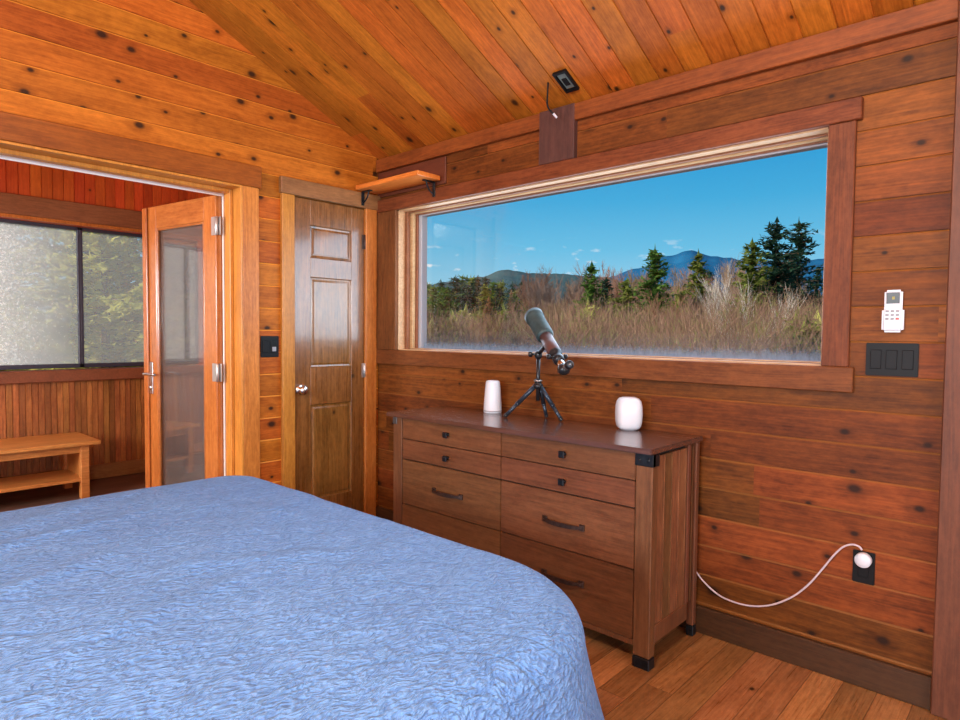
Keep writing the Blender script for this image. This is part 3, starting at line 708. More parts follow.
# optical tube
bm = NB(); lathe(bm, [(0, .10), (.029, .10), (.0305, .105), (.0305, .27), (0, .27)], Bo, ax, 32); obj('optical_tube', bm, M_tube, te)
hL0, hL1 = .235, LL+.012
bm = NB(); lathe(bm, [(0, hL0), (.034, hL0), (.041, hL0+.010), (.0425, hL0+.016), (.0425, hL1-.035), (.0465, hL1-.032), (.047, hL1), (.042, hL1), (.041, hL1-.05), (0, hL1-.05)], Bo, ax, 36)
obj('dew_shield', bm, M_hood, te)
bm = NB(); lathe(bm, [(0, .030), (.020, .030), (.026, .040), (.026, .060), (.022, .064), (.022, .080), (.0295, .086), (.0295, .112), (.027, .114), (0, .114)], Bo, ax, 32); obj('focuser', bm, M_tele, te)
side = ax.cross(Vector((0, 0, 1))).normalized()
bm = NB(); c = Bo+ax*.070; cyl(bm, c-side*.044, c+side*.044, .004, .004, 10); cyl(bm, c-side*.048, c-side*.034, .012, .012, 18, .002); cyl(bm, c+side*.034, c+side*.048, .012, .012, 18, .002); obj('focus_knob', bm, M_tele, te)
bm = NB(); cyl(bm, Bo-ax*.004, Bo+ax*.034, .017, .017, 24, .001); obj('drawtube', bm, M_chrome, te)
# diagonal prism and eyepiece
dn = Bo - ax*.022
bm = NB(); cyl(bm, Bo-ax*.004, dn-ax*.010, .020, .022, 20, .003)
lathe(bm, [(0, -.026), (.018, -.022), (.025, -.008), (.025, .008), (.018, .022), (0, .026)], dn-Vector((0, 0, .004)), side, 20); obj('star_diagonal', bm, M_tele, te)
ed = (Vector((-.35, -.75, .32))).normalized(); e0 = dn + ed*.012
bm = NB(); cyl(bm, e0, e0+ed*.030, .0145, .0145, 20, .001); obj('eyepiece_barrel', bm, M_silver, te)
bm = NB(); lathe(bm, [(0, .026), (.017, .026), (.019, .030), (.019, .046), (.0165, .050), (.012, .050), (.010, .046), (0, .046)], e0, ed, 24); obj('eyepiece', bm, M_tele, te)
bm = NB(); lathe(bm, [(0, .0465), (.0098, .0468), (0, .0472)], e0, ed, 20); obj('eye_lens', bm, M_silver, te)

# ---------------------------------------------------------------- corner shelf with brackets
sh = thing('corner_shelf', (2.47, 2.97, 2.12), 'small bright orange corner shelf high above the closet door', 'shelf')
bm = NB(); box(bm, 2.368, XB-.031, 2.662, YA-.032, 2.128, 2.155, .003); obj('board', bm, M_shelf, sh)
def bracket(along, p):
    bm = NB(); p = Vector(p); 
    q = lambda a, w, z: (p.x+a*along[0]-w*along[1], p.y+a*along[1]+w*along[0], p.z+z)
    def bb(a0, a1, w0, w1, z0, z1):
        c = [Vector(q(a, w, z)) for a in (a0, a1) for w in (w0, w1) for z in (z0, z1)]
        box(bm, min(v.x for v in c), max(v.x for v in c), min(v.y for v in c), max(v.y for v in c), min(v.z for v in c), max(v.z for v in c), .001)
    bb(0, .005, -.011, .011, -.085, 0); bb(0, .085, -.011, .011, -.006, 0)
    tube(bm, spline([q(.004, 0, -.070), q(.030, 0, -.058), q(.052, 0, -.034), q(.062, 0, -.006)]), .0045, 8)
    for z in (-.03, -.075): lathe(bm, [(0, .003), (.004, .002), (.005, 0)], q(.005, 0, z), (along[0], along[1], 0), 8)
    obj('bracket', bm, M_blackmetal, sh)
bracket((0, -1), (2.425, YA-.031, 2.127)); bracket((-1, 0), (XB-.031, 2.715, 2.127))

# ---------------------------------------------------------------- wall fittings
def plate(name, y0, y1, z0, z1, label, cat, n):
    o = thing(name, (XB, (y0+y1)/2, z0), label, cat)
    bm = NB(); box(bm, XB-.007, XB, y0, y1, z0, z1, .002, 2); obj('plate', bm, M_blackplast, o); return o
o = plate('switch_panel', .354, .509, 1.117, 1.231, 'black three-gang switch plate below the white remote on the window wall', 'switch', 3)
for k in range(3):
    c = .4315 + (k-1)*.047; bm = NB(); box(bm, XB-.011, XB-.006, c-.0165, c+.0165, 1.141, 1.207, .0015); obj('rocker', bm, M_blackplast, o)
o = plate('power_outlet', .459, .528, .372, .487, 'black wall outlet low on the boards right of the dresser', 'outlet', 1)
bm = NB(); box(bm, XB-.010, XB-.006, .477, .510, .396, .463, .0015); obj('socket_face', bm, M_blackplast, o)
pc = Vector((XB-.010, .492, .461))
o = thing('charging_cable', pc, 'white round plug in the black outlet with pale cord drooping to the dresser', 'cable')
bm = NB(); lathe(bm, [(0, 0), (.024, 0), (.026, .003), (.026, .022), (.023, .027), (0, .028)], pc, (-1, 0, 0), 28); obj('plug', bm, M_whiteplast, o)
pts = [on_x(u, v, x) for u, v, x in ((862, 550, 2.552), (859, 546.5, 2.550), (852, 544.5, 2.552), (843, 547, 2.555), (834, 555, 2.56), (824, 567, 2.562), (808, 585, 2.562), (790, 598, 2.561), (768, 605.5, 2.56), (745, 605, 2.56), (722, 597, 2.56), (706, 584, 2.558), (695, 570, 2.557), (688, 555, 2.556))]
bm = NB(); tube(bm, spline(pts, 5), .0035, 8); obj('cord', bm, M_cord, o)

rm = thing('remote_control', (XB, .43, 1.27), 'white remote control in its wall holder right of the picture window', 'remote')
bm = NB(); box(bm, XB-.026, XB-.006, .4035, .4565, 1.285, 1.413, .007, 3); obj('body', bm, M_whiteplast, rm)
bm = NB(); box(bm, XB-.031, XB, .398, .462, 1.268, 1.353, .009, 3); obj('holder', bm, M_whiteplast, rm)
bm = NB(); box(bm, XB-.0275, XB-.024, .411, .449, 1.366, 1.404, .001); s_ = obj('screen', bm, M_screen, rm)
bm = NB(); box(bm, XB-.0282, XB-.0270, .425, .433, 1.380, 1.390, .0003); obj('digits', bm, M_yel, s_)
for r in range(3):
    for k in range(3):
        bm = NB(); yc = .445-k*.015; zc = 1.340-r*.013; box(bm, XB-.0325, XB-.0300, yc-.005, yc+.005, zc-.0035, zc+.0035, .001)
        obj('button', bm, M_red if (r, k) == (2, 2) else M_greyplast, rm)

o = thing('light_switch', (1.807, YA, 1.107), 'black two-gang switch plate between the two doorways', 'switch')
bm = NB(); box(bm, 1.752, 1.862, YA-.007, YA, 1.107, 1.226, .002, 2); obj('plate', bm, M_blackplast, o)
bm = NB(); box(bm, 1.765, 1.798, YA-.011, YA-.006, 1.133, 1.200, .0015); obj('rocker', bm, M_blackplast, o)
bm = NB(); box(bm, 1.814, 1.847, YA-.011, YA-.006, 1.133, 1.200, .0015); obj('dimmer', bm, M_blackplast, o)
bm = NB(); box(bm, 1.819, 1.842, YA-.013, YA-.0105, 1.140, 1.165, .001); r_ = obj('dimmer_paddle', bm, M_greyplast, o)

# fixture in the sloping ceiling with a loose wire beside it
def ceil_z(x): return ZE + SL*(XB-x)
cx_ = 2.440; cz = ceil_z(cx_)
o = thing('ceiling_box', (cx_, 1.722, cz), 'small black rectangular box with grey inside set in the wooden ceiling', 'fixture')
o.rotation_euler = (0, ang, 0)
def cpart(name, dims, mat, par):
    bm = NB(); ring = dims
    for d in ring: box(bm, *d)
    ob = bpy.data.objects.new(name, bpy.data.meshes.new(name)); C.objects.link(ob); bm.to_mesh(ob.data); bm.free(); ob.data.materials.append(mat); ob.parent = par
hx_, hy_ = .062, .036
cpart('rim', [(-hx_, hx_, -hy_, -hy_+.010, -.014, 0), (-hx_, hx_, hy_-.010, hy_, -.014, 0), (-hx_, -hx_+.012, -hy_+.010, hy_-.010, -.014, 0), (hx_-.012, hx_, -hy_+.010, hy_-.010, -.014, 0)], M_blackplast, o)
cpart('inner_plate', [(-.045, .042, -.022, .022, -.007, -.001)], plain('grey_green_metal', (.16, .20, .19), .5), o)
cpart('terminal', [(-.02, .022, -.012, .012, -.012, -.007)], M_blackplast, o)
o = thing('dangling_wire', (2.425, 1.815, ceil_z(2.425)), 'loose dark wire with white tip hanging beside the ceiling box', 'wire')
w0 = Vector((2.425, 1.815, ceil_z(2.425)+.002))
cs = w0+Vector((.004, .006, -.10)); bm = NB(); tube(bm, spline([w0, w0+Vector((.002, .004, -.05)), cs, cs+Vector((.016, -.004, -.022)), cs+Vector((.030, -.016, -.040))]), .0042, 8); obj('wire', bm, M_blackplast, o)
bm = NB(); e_ = cs+Vector((.030, -.016, -.040)); cyl(bm, e_-Vector((.002, -.001, -.003)), e_+Vector((.012, -.010, -.016)), .0055, .0055, 10); obj('wire_tip', bm, M_whiteplast, o)

# ---------------------------------------------------------------- outdoors: ground, hills
GZ = -1.4
def ground():
    s = NT('winter_ground'); tc = s.n('TexCoord'); a = s.noise(tc.outputs['Object'], .35, 5, .65); b = s.noise(tc.outputs['Object'], 6, 4, .7)
    c = s.mix(s.mr(a, .35, .65), (.16, .105, .055), (.20, .19, .065)); c = s.mix(s.mr(b, .3, .7), c, (.30, .22, .14)); s.bsdf(c, .95, 0, .1, b, .6, .1); return s.m
bm = NB(); box(bm, -60, 900, -500, 900, GZ-.5, GZ); o = struct('ground', bm, ground())
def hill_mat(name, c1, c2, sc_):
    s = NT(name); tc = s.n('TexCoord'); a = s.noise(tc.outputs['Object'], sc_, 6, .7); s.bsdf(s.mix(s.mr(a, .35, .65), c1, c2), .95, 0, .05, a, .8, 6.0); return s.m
def ridge(name, D, depth, pts, mat, seed):
    from mathutils import noise as nz
    verts = []; faces = []; n = 260; us = [p[0] for p in pts]
    for k in range(n+1):
        u = us[0] + (us[-1]-us[0])*k/n
        j = max(i for i in range(len(pts)-1) if pts[i][0] <= u+1e-6); t_ = (u-pts[j][0])/(pts[j+1][0]-pts[j][0]); t_ = t_*t_*(3-2*t_)
        v = pts[j][1]*(1-t_)+pts[j+1][1]*t_
        top = at_depth(u, v, D); top.z += nz.noise(Vector((k*.35, seed, 0)))*D*.002 + nz.noise(Vector((k*1.7, seed, 3)))*D*.0008
        back = at_depth(u, v, D+depth); base = at_depth(u, 360, D-depth*.8)
        row = []
        for m in range(13):
            q = m/12; p = Vector((base.x, base.y, GZ-2)).lerp(top, q); hh = (top.z-GZ)*(q**.8)
            p.z = GZ-2 + (hh+2) + nz.noise(Vector((k*.12, q*5, seed+9)))*D*.006*math.sin(q*PI); row.append(p)
        row[-1] = top; row.append(Vector((back.x, back.y, GZ-2))); verts += row
    W_ = 14
    for k in range(n):
        for m in range(W_-1): a = k*W_+m; faces.append((a, a+1, a+W_+1, a+W_))
    me = bpy.data.meshes.new(name); me.from_pydata([tuple(v) for v in verts], [], faces); me.polygons.foreach_set('use_smooth', [True]*len(faces)); me.materials.append(mat)
    o = bpy.data.objects.new(name, me); C.objects.link(o); return o
o = ridge('mountain', 1500, 500, [(250, 300), (480, 296), (560, 285), (600, 279), (640, 268), (668, 256), (690, 250.5), (712, 256), (745, 260), (790, 262), (830, 258), (900, 256), (1100, 275)], hill_mat('haze_blue_mountain', (.008, .085, .19), (.018, .13, .26), .012), 4)  # blue of the distance haze is put into the mountain's own colour
tag(o, 'long haze-blue mountain ridge with a rounded peak on the horizon', 'mountain')
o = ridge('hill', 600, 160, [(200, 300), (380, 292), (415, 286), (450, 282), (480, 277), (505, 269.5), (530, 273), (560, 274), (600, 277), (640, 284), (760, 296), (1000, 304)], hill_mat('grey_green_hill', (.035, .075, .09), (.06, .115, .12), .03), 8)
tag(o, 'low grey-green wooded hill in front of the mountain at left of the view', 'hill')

# ---------------------------------------------------------------- trees
def bark(name, c): return plain(name, c, .9, nz=.35, nscale=8, spec=.1)
def leafmat(name, c1, c2):
    s = NT(name); tc = s.n('TexCoord'); a = s.noise(tc.outputs['Object'], 1.1, 4, .7); oi = s.n('ObjectInfo')
    c = s.mix(s.mr(a, .35, .65), c1, c2); d = s.n('BsdfDiffuse'); s.l(c, d.inputs[0]); tr = s.n('BsdfTranslucent'); s.l(c, tr.inputs[0])
    m = s.n('MixShader'); m.inputs[0].default_value = .45; s.l(d.outputs[0], m.inputs[1]); s.l(tr.outputs[0], m.inputs[2]); s.l(m.outputs[0], s.out.inputs[0]); return s.m
L_green = leafmat('spruce_needles', (.045, .12, .03), (.19, .32, .06)); L_dark = leafmat('dark_pine_needles', (.018, .055, .045), (.05, .11, .06))
L_yel = leafmat('yellow_pine_needles', (.32, .36, .06), (.75, .72, .22)); L_olive = leafmat('olive_needles', (.12, .17, .035), (.32, .36, .08))
L_larch = leafmat('russet_larch', (.22, .105, .055), (.38, .21, .12))
B_brown = bark('brown_bark', (.13, .085, .06)); B_grey = bark('grey_twigs', (.24, .155, .12)); B_red = bark('reddish_twigs', (.27, .135, .085)); B_pale = bark('pale_birch_bark', (.50, .44, .38)); B_tan = bark('tan_twigs', (.25, .165, .095))

def prism(V, Fc, a, b, ra, rb, n=3):
    x, y, d = frame_of(b-a); i = len(V)
    for p, r in ((a, ra), (b, rb)):
        for k in range(n): V.append(p + (x*math.cos(2*PI*k/n)+y*math.sin(2*PI*k/n))*r)
    for k in range(n): Fc.append((i+k, i+(k+1) % n, i+n+(k+1) % n, i+n+k))
def mesh_of(name, V, Fc, mat):
    me = bpy.data.meshes.new(name); me.from_pydata([tuple(v) for v in V], [], Fc); me.materials.append(mat); return me
def conifer_meshes(h, w, mat, seed, levels=34, dens=1.0, shape=.85, gap=.0, size=1.0, start=.06):
    R_ = random.Random(seed); V = []; Fc = []; Tv = []; Tf = []
    nseg = 8
    for k in range(nseg): prism(Tv, Tf, Vector((0, 0, h*k/nseg)), Vector((0, 0, h*(k+1)/nseg)), h*.014*(1-k/nseg)+.01, h*.014*(1-(k+1)/nseg)+.01, 6)
    for l in range(levels):
        q = l/levels; z = h*(start + (1-start)*q); nb = max(3, int(R_.uniform(6, 9)*(1-q*.4)))
        for b in range(nb):
            if R_.random() < gap: continue
            ph = R_.uniform(0, 2*PI); L = w*.5*((1-q)**shape)*R_.uniform(.65, 1.12)+w*.02
            tip = Vector((math.cos(ph)*L, math.sin(ph)*L, z + L*R_.uniform(-.12, .30))); a = Vector((0, 0, z))
            prism(Tv, Tf, a, a.lerp(tip, .85), .02*size, .006*size)
            m = max(3, int(L/(.16*size)*dens))
            for c in range(m):
                tt = (c+.5)/m; p = a.lerp(tip, tt); p.z -= math.sin(tt*PI)*L*.06; rad = .27*size*(1.1-.45*tt)
                for rep in range(3):
                    c0 = p + Vector((R_.gauss(0, .45), R_.gauss(0, .45), R_.gauss(0, .3)))*rad
                    d1 = Vector((R_.gauss(math.cos(ph), .7), R_.gauss(math.sin(ph), .7), R_.gauss(.15, .35))).normalized()*rad*R_.uniform(.7, 1.3)
                    d2 = d1.cross(Vector((R_.gauss(0, .4), R_.gauss(0, .4), 1))).normalized()*rad*R_.uniform(.4, .75)
                    i = len(V); V += [c0-d1*.5-d2*.6, c0+d1, c0-d1*.4+d2]; Fc.append((i, i+1, i+2))
    # leader
    for c in range(6):
        c0 = Vector((0, 0, h*(1-.012*c))); i = len(V); V += [c0+Vector((R_.gauss(0, .07), R_.gauss(0, .07), 0)), c0+Vector((R_.gauss(0, .07), R_.gauss(0, .07), -.05)), c0+Vector((0, 0, .3))]; Fc.append((i, i+1, i+2))
    return mesh_of('trunk', Tv, Tf, B_brown), mesh_of('foliage', V, Fc, mat)
def bare_mesh(h, spread, mat, seed, stems=1, depth=5, thick=.010, rmin=.006):
    R_ = random.Random(seed); V = []; Fc = []
    def grow(p, d, L, r, lev):
        n = 3; q = p
        for k in range(n):
            d2 = (d + Vector((R_.gauss(0, .10), R_.gauss(0, .10), R_.gauss(0, .05)+.05))).normalized(); e = q + d2*L/n
            prism(V, Fc, q, e, r*(1-.22*k), r*(1-.22*(k+1)), 4 if lev > 3 else 3)
            if lev > 0 and (k > 0 or lev < depth):
                for b in range(R_.choice((1, 2, 2))):
                    a = R_.uniform(0, 2*PI); sp = Vector((math.cos(a), math.sin(a), 0))*spread
                    grow(e, (d2 + sp*R_.uniform(.6, 1.2) + Vector((0, 0, .15))).normalized(), L*R_.uniform(.48, .72), max(r*.5, rmin), lev-1)
            q = e; d = d2
        if lev > 0: grow(q, d, L*.6, max(r*.36, rmin), lev-1)
    for s in range(stems):
        a = R_.uniform(0, 2*PI); lean = .0 if stems == 1 else .28
        grow(Vector((R_.gauss(0, .12), R_.gauss(0, .12), 0)) if stems > 1 else Vector((0, 0, 0)), Vector((math.cos(a)*lean, math.sin(a)*lean, 1)).normalized(), h*.5, h*thick, depth)
    zt = max(v.z for v in V); k = h/zt
    V = [v*k for v in V]
    return mesh_of('bare_tree', V, Fc, mat)

def put(name, meshes, pos, s, label, cat='tree', group=None, rz=None, sxy=None):
    rz = random.uniform(0, 2*PI) if rz is None else rz; sxy = sxy or s
    if len(meshes) == 1:
        o = bpy.data.objects.new(name, meshes[0]); C.objects.link(o)
    else:
        o = bpy.data.objects.new(name, None); C.objects.link(o)
        for nm, me in zip(('trunk', 'foliage'), meshes):
            c = bpy.data.objects.new(nm, me); C.objects.link(c); c.parent = o
    o.location = pos; o.scale = (sxy, sxy, s); o.rotation_euler = (0, 0, rz); tag(o, label, cat, group); return o
def spot(u, v, D):
    """ground point at distance D below pixel column u, and the height that reaches pixel row v"""
    p = at_depth(u, v, D); return Vector((p.x, p.y, GZ)), p.z-GZ

# named evergreens in the picture-window view: (column, top row, distance, width in m, material, label)
ev = [
 (655, 248, 34, 4.4, L_green, .75, 1.2, 0, 'full pointed spruce, tallest near the middle of the window view'),
 (698, 253, 36, 3.6, L_olive, .7, 1.1, .05, 'slim open-branched spruce just right of the tallest middle spruce'),
 (752, 243, 31, 3.8, L_olive, .5, 1.0, .05, 'bushy olive-green pine left of the two tallest dark pines'),
 (777, 222, 33, 4.6, L_dark, .5, 1.1, .15, 'tall dark layered pine, left one of the pair near the right casing'),
 (799, 221, 36, 5.0, L_dark, .5, 1.2, .1, 'tall blue-green pine, right one of the pair near the right casing'),
 (592, 265, 40, 3.6, L_green, .55, 1.0, .05, 'narrow ragged spruce between the telescope and the middle spruce'),
 (627, 281, 37, 4.0, L_olive, .5, 1.0, .05, 'short broad yellow-green pine left of the tallest middle spruce'),
 (680, 292, 32, 2.8, L_olive, .6, 1.0, .05, 'small yellow-green conifer in the gap right of the middle spruce'),
 (606, 279, 42, 3.4, L_dark, .7, 1.0, .05, 'dark green spruce crowded behind the ragged one above the telescope'),
 (447, 288, 40, 5.0, L_green, .4, 1.0, .0, 'rounded dark pine at the left edge of the window view'),
 (464, 285, 44, 5.2, L_dark, .4, 1.0, .0, 'rounded mid-green pine second from the left casing'),
 (818, 268, 52, 3.0, L_dark, .6, .9, .1, 'dark evergreen partly hidden at the right casing'),
]
for i, (u, v, D, w, mt, shp, dn_, gp, lab) in enumerate(ev):
    pos, h = spot(u, v, D)
    put('conifer', conifer_meshes(h, w, mt, 100+i, levels=int(26+h), dens=dn_, shape=shp, gap=gp, size=.95), pos, 1, lab)
# rows of far evergreens at the left and behind
fa = [conifer_meshes(8, 5.2, m, 200+i, levels=22, dens=.8, shape=.6, size=1.15) for i, m in enumerate((L_dark, L_green, L_olive, L_dark))]
k = 0
for u, v, D in ((425, 285, 60), (434, 290, 54), (441, 284, 95), (456, 281, 98), (463, 279, 104), (471, 278, 108), (478, 279, 104), (486, 281, 100), (494, 283, 98), (503, 284, 96), (512, 285, 94), (521, 284, 92), (530, 286, 90), (484, 290, 84), (497, 291, 82), (456, 300, 62), (476, 302, 60), (515, 293, 84), (741, 272, 80), (708, 272, 84), (640, 280, 88)):
    pos, h = spot(u, v-3+random.uniform(-2, 2), D*.85); k += 1
    put('conifer', fa[k % 4], pos, h/8, 'distant evergreen in the band of woods along the foot of the hill', 'tree', 'distant evergreens', sxy=h/8*random.uniform(.9, 1.3))
# russet larches
la = [conifer_meshes(8, 2.9, L_larch, 300+i, levels=28, dens=.9, shape=.7, size=.7, gap=.05) for i in range(2)]
for j, (u, v, D, lab) in enumerate(((433, 293, 46, 'russet cone-shaped bare larch nearest the left casing'), (511, 291, 48, 'russet cone-shaped larch left of the telescope'), (472, 297, 44, 'broad russet larch between the two pointed ones at left'), (489, 298, 46, 'russet larch just left of the pointed one by the telescope'))):
    pos, h = spot(u, v, D); put('larch', la[j % 2], pos, h/8, lab, 'tree', sxy=h/8*(1.2 if j > 1 else .9))
# bare trees
ba = [bare_mesh(8, .55, m, 400+i, depth=4, rmin=.015) for i, m in enumerate((B_grey, B_red, B_grey, B_tan, B_red))]
R2 = random.Random(5)
cols = []
for u in range(522, 824, 7):
    top = 270 + 8*math.sin(u*.07) + R2.uniform(-6, 12)
    if 700 < u < 745: top = R2.uniform(258, 280)
    cols.append((u+R2.uniform(-4, 4), top, R2.uniform(50, 66)))
for u in range(424, 824, 12): cols.append((u+R2.uniform(-5, 5), R2.uniform(300, 312) if u < 525 else R2.uniform(290, 306), R2.uniform(30, 42)))
for u, v, D in cols:
    pos, h = spot(u, v, D); put('bare_tree', (ba[R2.randrange(5)],), pos, h/8, 'leafless brown tree in the thicket across the window view', 'tree', 'leafless thicket trees', sxy=h/8*.95)
spk = bare_mesh(8, .28, B_grey, 450, depth=3)
for u, v, D, lab in ((554, 264, 56, 'thin bare spire standing above the thicket over the telescope'), (546, 270, 60, 'shorter bare spire left of the taller one over the telescope'), (606, 264, 58, 'thin bare tree top between the ragged and the middle spruce'), (722, 246, 44, 'thin leafless tree rising against the mountain right of the peak')):
    pos, h = spot(u, v, D); put('bare_tree', (spk,), pos, h/8, lab, 'tree', sxy=h/8*.8)
# pale near trees
pos, h = spot(751, 254, 24); put('bare_tree', (bare_mesh(h, .42, B_pale, 462, stems=1, depth=4, thick=.007),), pos, 1, 'pale bare birch forking upward in front of the dark pines', sxy=.85, rz=1.0)
pos, h = spot(768, 275, 23); put('bare_tree', (bare_mesh(h, .55, B_pale, 466, stems=3, depth=3, thick=.006),), pos, 1, 'pale spreading bare bush-tree right of the forked birch', sxy=.9, rz=0)
pos, h = spot(812, 258, 34); put('bare_tree', (bare_mesh(h, .25, B_tan, 470, depth=3, thick=.010),), pos, 1, 'straight pale trunk close to the right casing', sxy=.7)
pos, h = spot(724, 268, 30); put('bare_tree', (bare_mesh(h, .3, B_tan, 471, depth=3, thick=.009),), pos, 1, 'straight tan trunk left of the pale birch', sxy=.6)

# brush: uncountable stems
def brush(name, cols_, n, D0, D1, u0_, u1_, hfun, label, seed, mat):
    R_ = random.Random(seed); V = []; Fc = []
    for k in range(n):
        D = D0*(D1/D0)**R_.random(); u = R_.uniform(u0_, u1_); p = at_depth(u, 333, D); p.z = GZ; h = hfun(D, R_, u)
        q = p.copy(); d = Vector((R_.gauss(0, .16), R_.gauss(0, .16), 1)).normalized(); r = .006+D*.00016
        for s_ in range(3):
            e = q + d*h/3; prism(V, Fc, q, e, r*(1-.25*s_), r*(.75-.25*s_)); 
            for b in range(2):
                dd = (d + Vector((R_.gauss(0, .6), R_.gauss(0, .6), .2))).normalized(); prism(V, Fc, e, e+dd*h*R_.uniform(.12, .3), r*.6, r*.25)
            d = (d+Vector((R_.gauss(0, .15), R_.gauss(0, .15), .1))).normalized(); q = e
    me = mesh_of(name, V, Fc, mat); o = bpy.data.objects.new(name, me); C.objects.link(o); o['kind'] = 'stuff'; tag(o, label, 'brush'); return o
def brushmat():
    s = NT('winter_brush'); tc = s.n('TexCoord'); a = s.noise(tc.outputs['Object'], .5, 4, .7); b = s.noise(tc.outputs['Object'], 3, 2)
    c = s.mix(s.mr(a, .35, .62), (.15, .080, .058), (.33, .20, .14)); c = s.mix(s.mr(b, .56, .68), c, (.23, .26, .07)); s.bsdf(c, .95, 0, .05); return s.m
MB_ = brushmat()
brush('brush', None, 9500, 16, 46, 385, 870, lambda D, R_, u: (1.25-GZ) + D/632*R_.uniform(-22, 10 if u < 540 else (18 if u < 700 else 27)), 'tangled brown leafless brush filling the lower window view', 11, MB_)
pl = [conifer_meshes(3.2, 2.6, m, 500+i, levels=14, dens=.9, shape=.5, size=.75, start=.0) for i, m in enumerate((L_olive, L_yel))]
for u, v, D, i in ((437, 318, 30, 0), (452, 322, 28, 1), (432, 330, 24, 1), (480, 318, 34, 0), (503, 316, 36, 0), (588, 310, 34, 1), (581, 322, 30, 0), (797, 322, 22, 0), (818, 325, 20, 1), (806, 330, 19, 0), (466, 315, 36, 1)):
    pos, h = spot(u, v-7, D); put('evergreen_shrub', pl[i], pos, h/3.2, 'low yellow-green shrub growing among the brown brush', 'shrub', 'yellow-green shrubs in the brush', sxy=1.15)

# trees beyond the porch
for i, (x, y, h, w, mt, lab) in enumerate(((4.35, 14.5, 7.5, 5.2, L_yel, 'sunlit yellow-green pine in the clear right-hand porch pane'), (2.9, 17.5, 8.5, 5.0, L_yel, 'yellow-green pine seen through the porch window mullion'), (7.2, 20, 10, 6, L_olive, 'olive pine standing beyond the sunlit one'))):
    put('pine', conifer_meshes(h, w, mt, 600+i, levels=34, dens=1.5, shape=.35, size=.62, gap=.3, start=.05), Vector((x, y, GZ)), 1, lab)
bd = [conifer_meshes(9, 5, m, 620+i, levels=24, dens=.9, shape=.5, size=1.0) for i, m in enumerate((L_dark, L_olive))]
for i, (x, y) in enumerate(((1.2, 24), (4.5, 27), (7.5, 26), (10.5, 27), (-1.5, 27), (-4, 25), (6, 33), (2.5, 33), (13, 33), (9.5, 36))):
    put('pine', bd[i % 2], Vector((x, y, GZ)), 1.15, 'dark evergreen in the woods beyond the porch windows', 'tree', 'woods beyond the porch', sxy=1.2)

# ---------------------------------------------------------------- sky and light
w = bpy.data.worlds.new('sky'); sc.world = w; w.use_nodes = True; T_ = w.node_tree; T_.nodes.clear()
o_ = T_.nodes.new('ShaderNodeOutputWorld'); bg = T_.nodes.new('ShaderNodeBackground'); T_.links.new(bg.outputs[0], o_.inputs[0])
tc = T_.nodes.new('ShaderNodeTexCoord'); sp = T_.nodes.new('ShaderNodeSeparateXYZ'); T_.links.new(tc.outputs['Generated'], sp.inputs[0])
cr = T_.nodes.new('ShaderNodeValToRGB'); T_.links.new(sp.outputs[2], cr.inputs[0])
els = [(0.0, srgb(178, 216, 232)), (.07, srgb(150, 208, 234)), (.13, srgb(108, 192, 230)), (.20, srgb(70, 172, 222)), (.29, srgb(36, 150, 212)), (.6, srgb(24, 110, 185)), (1, srgb(18, 90, 165))]
cr.color_ramp.elements[0].position = 0; cr.color_ramp.elements[1].position = 1
for p, c in els[1:-1]: cr.color_ramp.elements.new(p)
for e, (p, c) in zip(cr.color_ramp.elements, els): e.position = p; e.color = (*c, 1)
# small fair-weather clouds low over the hills
mp = T_.nodes.new('ShaderNodeMapping'); mp.inputs['Scale'].default_value = (24, 24, 70); mp.inputs['Location'].default_value = (2.3, 1.1, .4); T_.links.new(tc.outputs['Generated'], mp.inputs[0])
nz_ = T_.nodes.new('ShaderNodeTexNoise'); nz_.inputs['Scale'].default_value = 1; nz_.inputs['Detail'].default_value = 5; T_.links.new(mp.outputs[0], nz_.inputs['Vector'])
mr = T_.nodes.new('ShaderNodeMapRange'); T_.links.new(nz_.outputs[0], mr.inputs[0]); mr.inputs[1].default_value = .62; mr.inputs[2].default_value = .70
m2 = T_.nodes.new('ShaderNodeMapRange'); T_.links.new(sp.outputs[2], m2.inputs[0]); m2.inputs[1].default_value = .10; m2.inputs[2].default_value = .15; m2.inputs[3].default_value = 1; m2.inputs[4].default_value = 0
mm = T_.nodes.new('ShaderNodeMath'); mm.operation = 'MULTIPLY'; T_.links.new(mr.outputs[0], mm.inputs[0]); T_.links.new(m2.outputs[0], mm.inputs[1])
mx = T_.nodes.new('ShaderNodeMix'); mx.data_type = 'RGBA'; T_.links.new(mm.outputs[0], mx.inputs[0]); T_.links.new(cr.outputs[0], mx.inputs[6]); mx.inputs[7].default_value = (.88, .9, .93, 1)
T_.links.new(mx.outputs[2], bg.inputs[0]); bg.inputs[1].default_value = 1.0

sd_ = bpy.data.lights.new('sun', 'SUN'); sd_.energy = 7.0; sd_.angle = .01; sd_.color = (1, .90, .74)
so = bpy.data.objects.new('sun', sd_); C.objects.link(so); so.rotation_euler = Vector((.80, -.38, -.46)).to_track_quat('-Z', 'Y').to_euler(); so.location = (-20, 20, 20)
def area(name, loc, d, sx, sy, power, col):
    a = bpy.data.lights.new(name, 'AREA'); a.shape = 'RECTANGLE'; a.size = sx; a.size_y = sy; a.energy = power; a.color = col
    o = bpy.data.objects.new(name, a); C.objects.link(o); o.location = loc; o.rotation_euler = Vector(d).to_track_quat('-Z', 'Y').to_euler(); return o
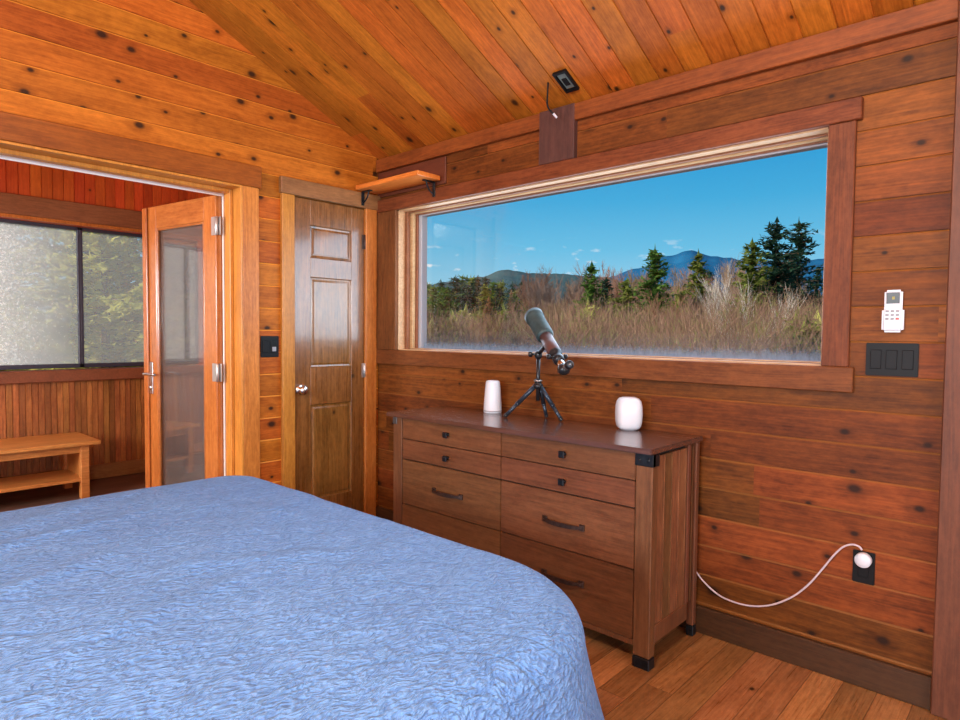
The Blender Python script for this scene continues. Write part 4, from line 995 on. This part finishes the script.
# added area lights as daylight fill; only the picture window is in view
area('back_fill', (-.3, YBK+.02, 1.45), (0, 1, .12), 3.1, 1.15, 125, (.92, .96, 1))
area('left_fill', (XL+.02, .53, 1.68), (1, 0, -.05), 2.75, .82, 190, (.86, .93, 1))
area('daylight_picture_window', (XB+.125, (WY0+WY1)/2-.03, (WZ0+WZ1)/2), (-1, 0, 0), 2.22, .76, 26, (.66, .83, 1))
area('porch_end_fill', (-2.57, 4.15, 1.55), (1, .05, -.02), 1.3, 1.3, 200, (1, .93, .84))  # added porch fill; this end wall has no window
for nm, (x0, x1, y0_, y1_, z0_, z1_) in {'window_7': (-1.9, 1.3, YBK-.09, YBK-.05, .85, 2.05), 'window_8': (XL-.09, XL-.05, -.9, 1.95, 1.25, 2.1)}.items():
    bm = NB()
    if x1-x0 > 1:
        for q in ((x0, x0+.06, z0_, z1_), (x1-.06, x1, z0_, z1_), (x0, x1, z0_, z0_+.06), (x0, x1, z1_-.06, z1_), ((x0+x1)/2-.03, (x0+x1)/2+.03, z0_, z1_)): box(bm, q[0], q[1], y0_, y1_, q[2], q[3], .003)
    else:
        for q in ((y0_, y0_+.06, z0_, z1_), (y1_-.06, y1_, z0_, z1_), (y0_, y1_, z0_, z0_+.06), (y0_, y1_, z1_-.06, z1_), ((y0_+y1_)/2-.03, (y0_+y1_)/2+.03, z0_, z1_)): box(bm, x0, x1, q[0], q[1], q[2], q[3], .003)
    struct(nm, bm, M_stop)
# added warm lamp under the ridge, unseen, to brighten the room
lp = thing('fill_lamp', (XR, .4, ZR-.9), 'added globe lamp for warm fill under the ridge, unseen', 'lamp')
sm = NT('fill_lamp_glow'); em = sm.n('Emission'); em.inputs[0].default_value = (1, .82, .6, 1); em.inputs[1].default_value = 12; sm.l(em.outputs[0], sm.out.inputs[0])
bm = NB(); bmesh.ops.create_uvsphere(bm, u_segments=24, v_segments=16, radius=.16); bmesh.ops.translate(bm, verts=bm.verts, vec=(XR, .4, ZR-.74)); obj('globe', bm, sm.m, lp)
bm = NB(); cyl(bm, (XR, .4, ZR-.59), (XR, .4, ZR-.01), .006, n=8); cyl(bm, (XR, .4, ZR-.06), (XR, .4, ZR-.03), .06, n=20); obj('stem', bm, M_blackmetal, lp)
pd = bpy.data.lights.new('fill_bulb', 'POINT'); pd.energy = 150; pd.color = (1, .88, .72); pd.shadow_soft_size = .16
po = bpy.data.objects.new('fill_bulb', pd); C.objects.link(po); po.location = (XR, .4, ZR-.95)
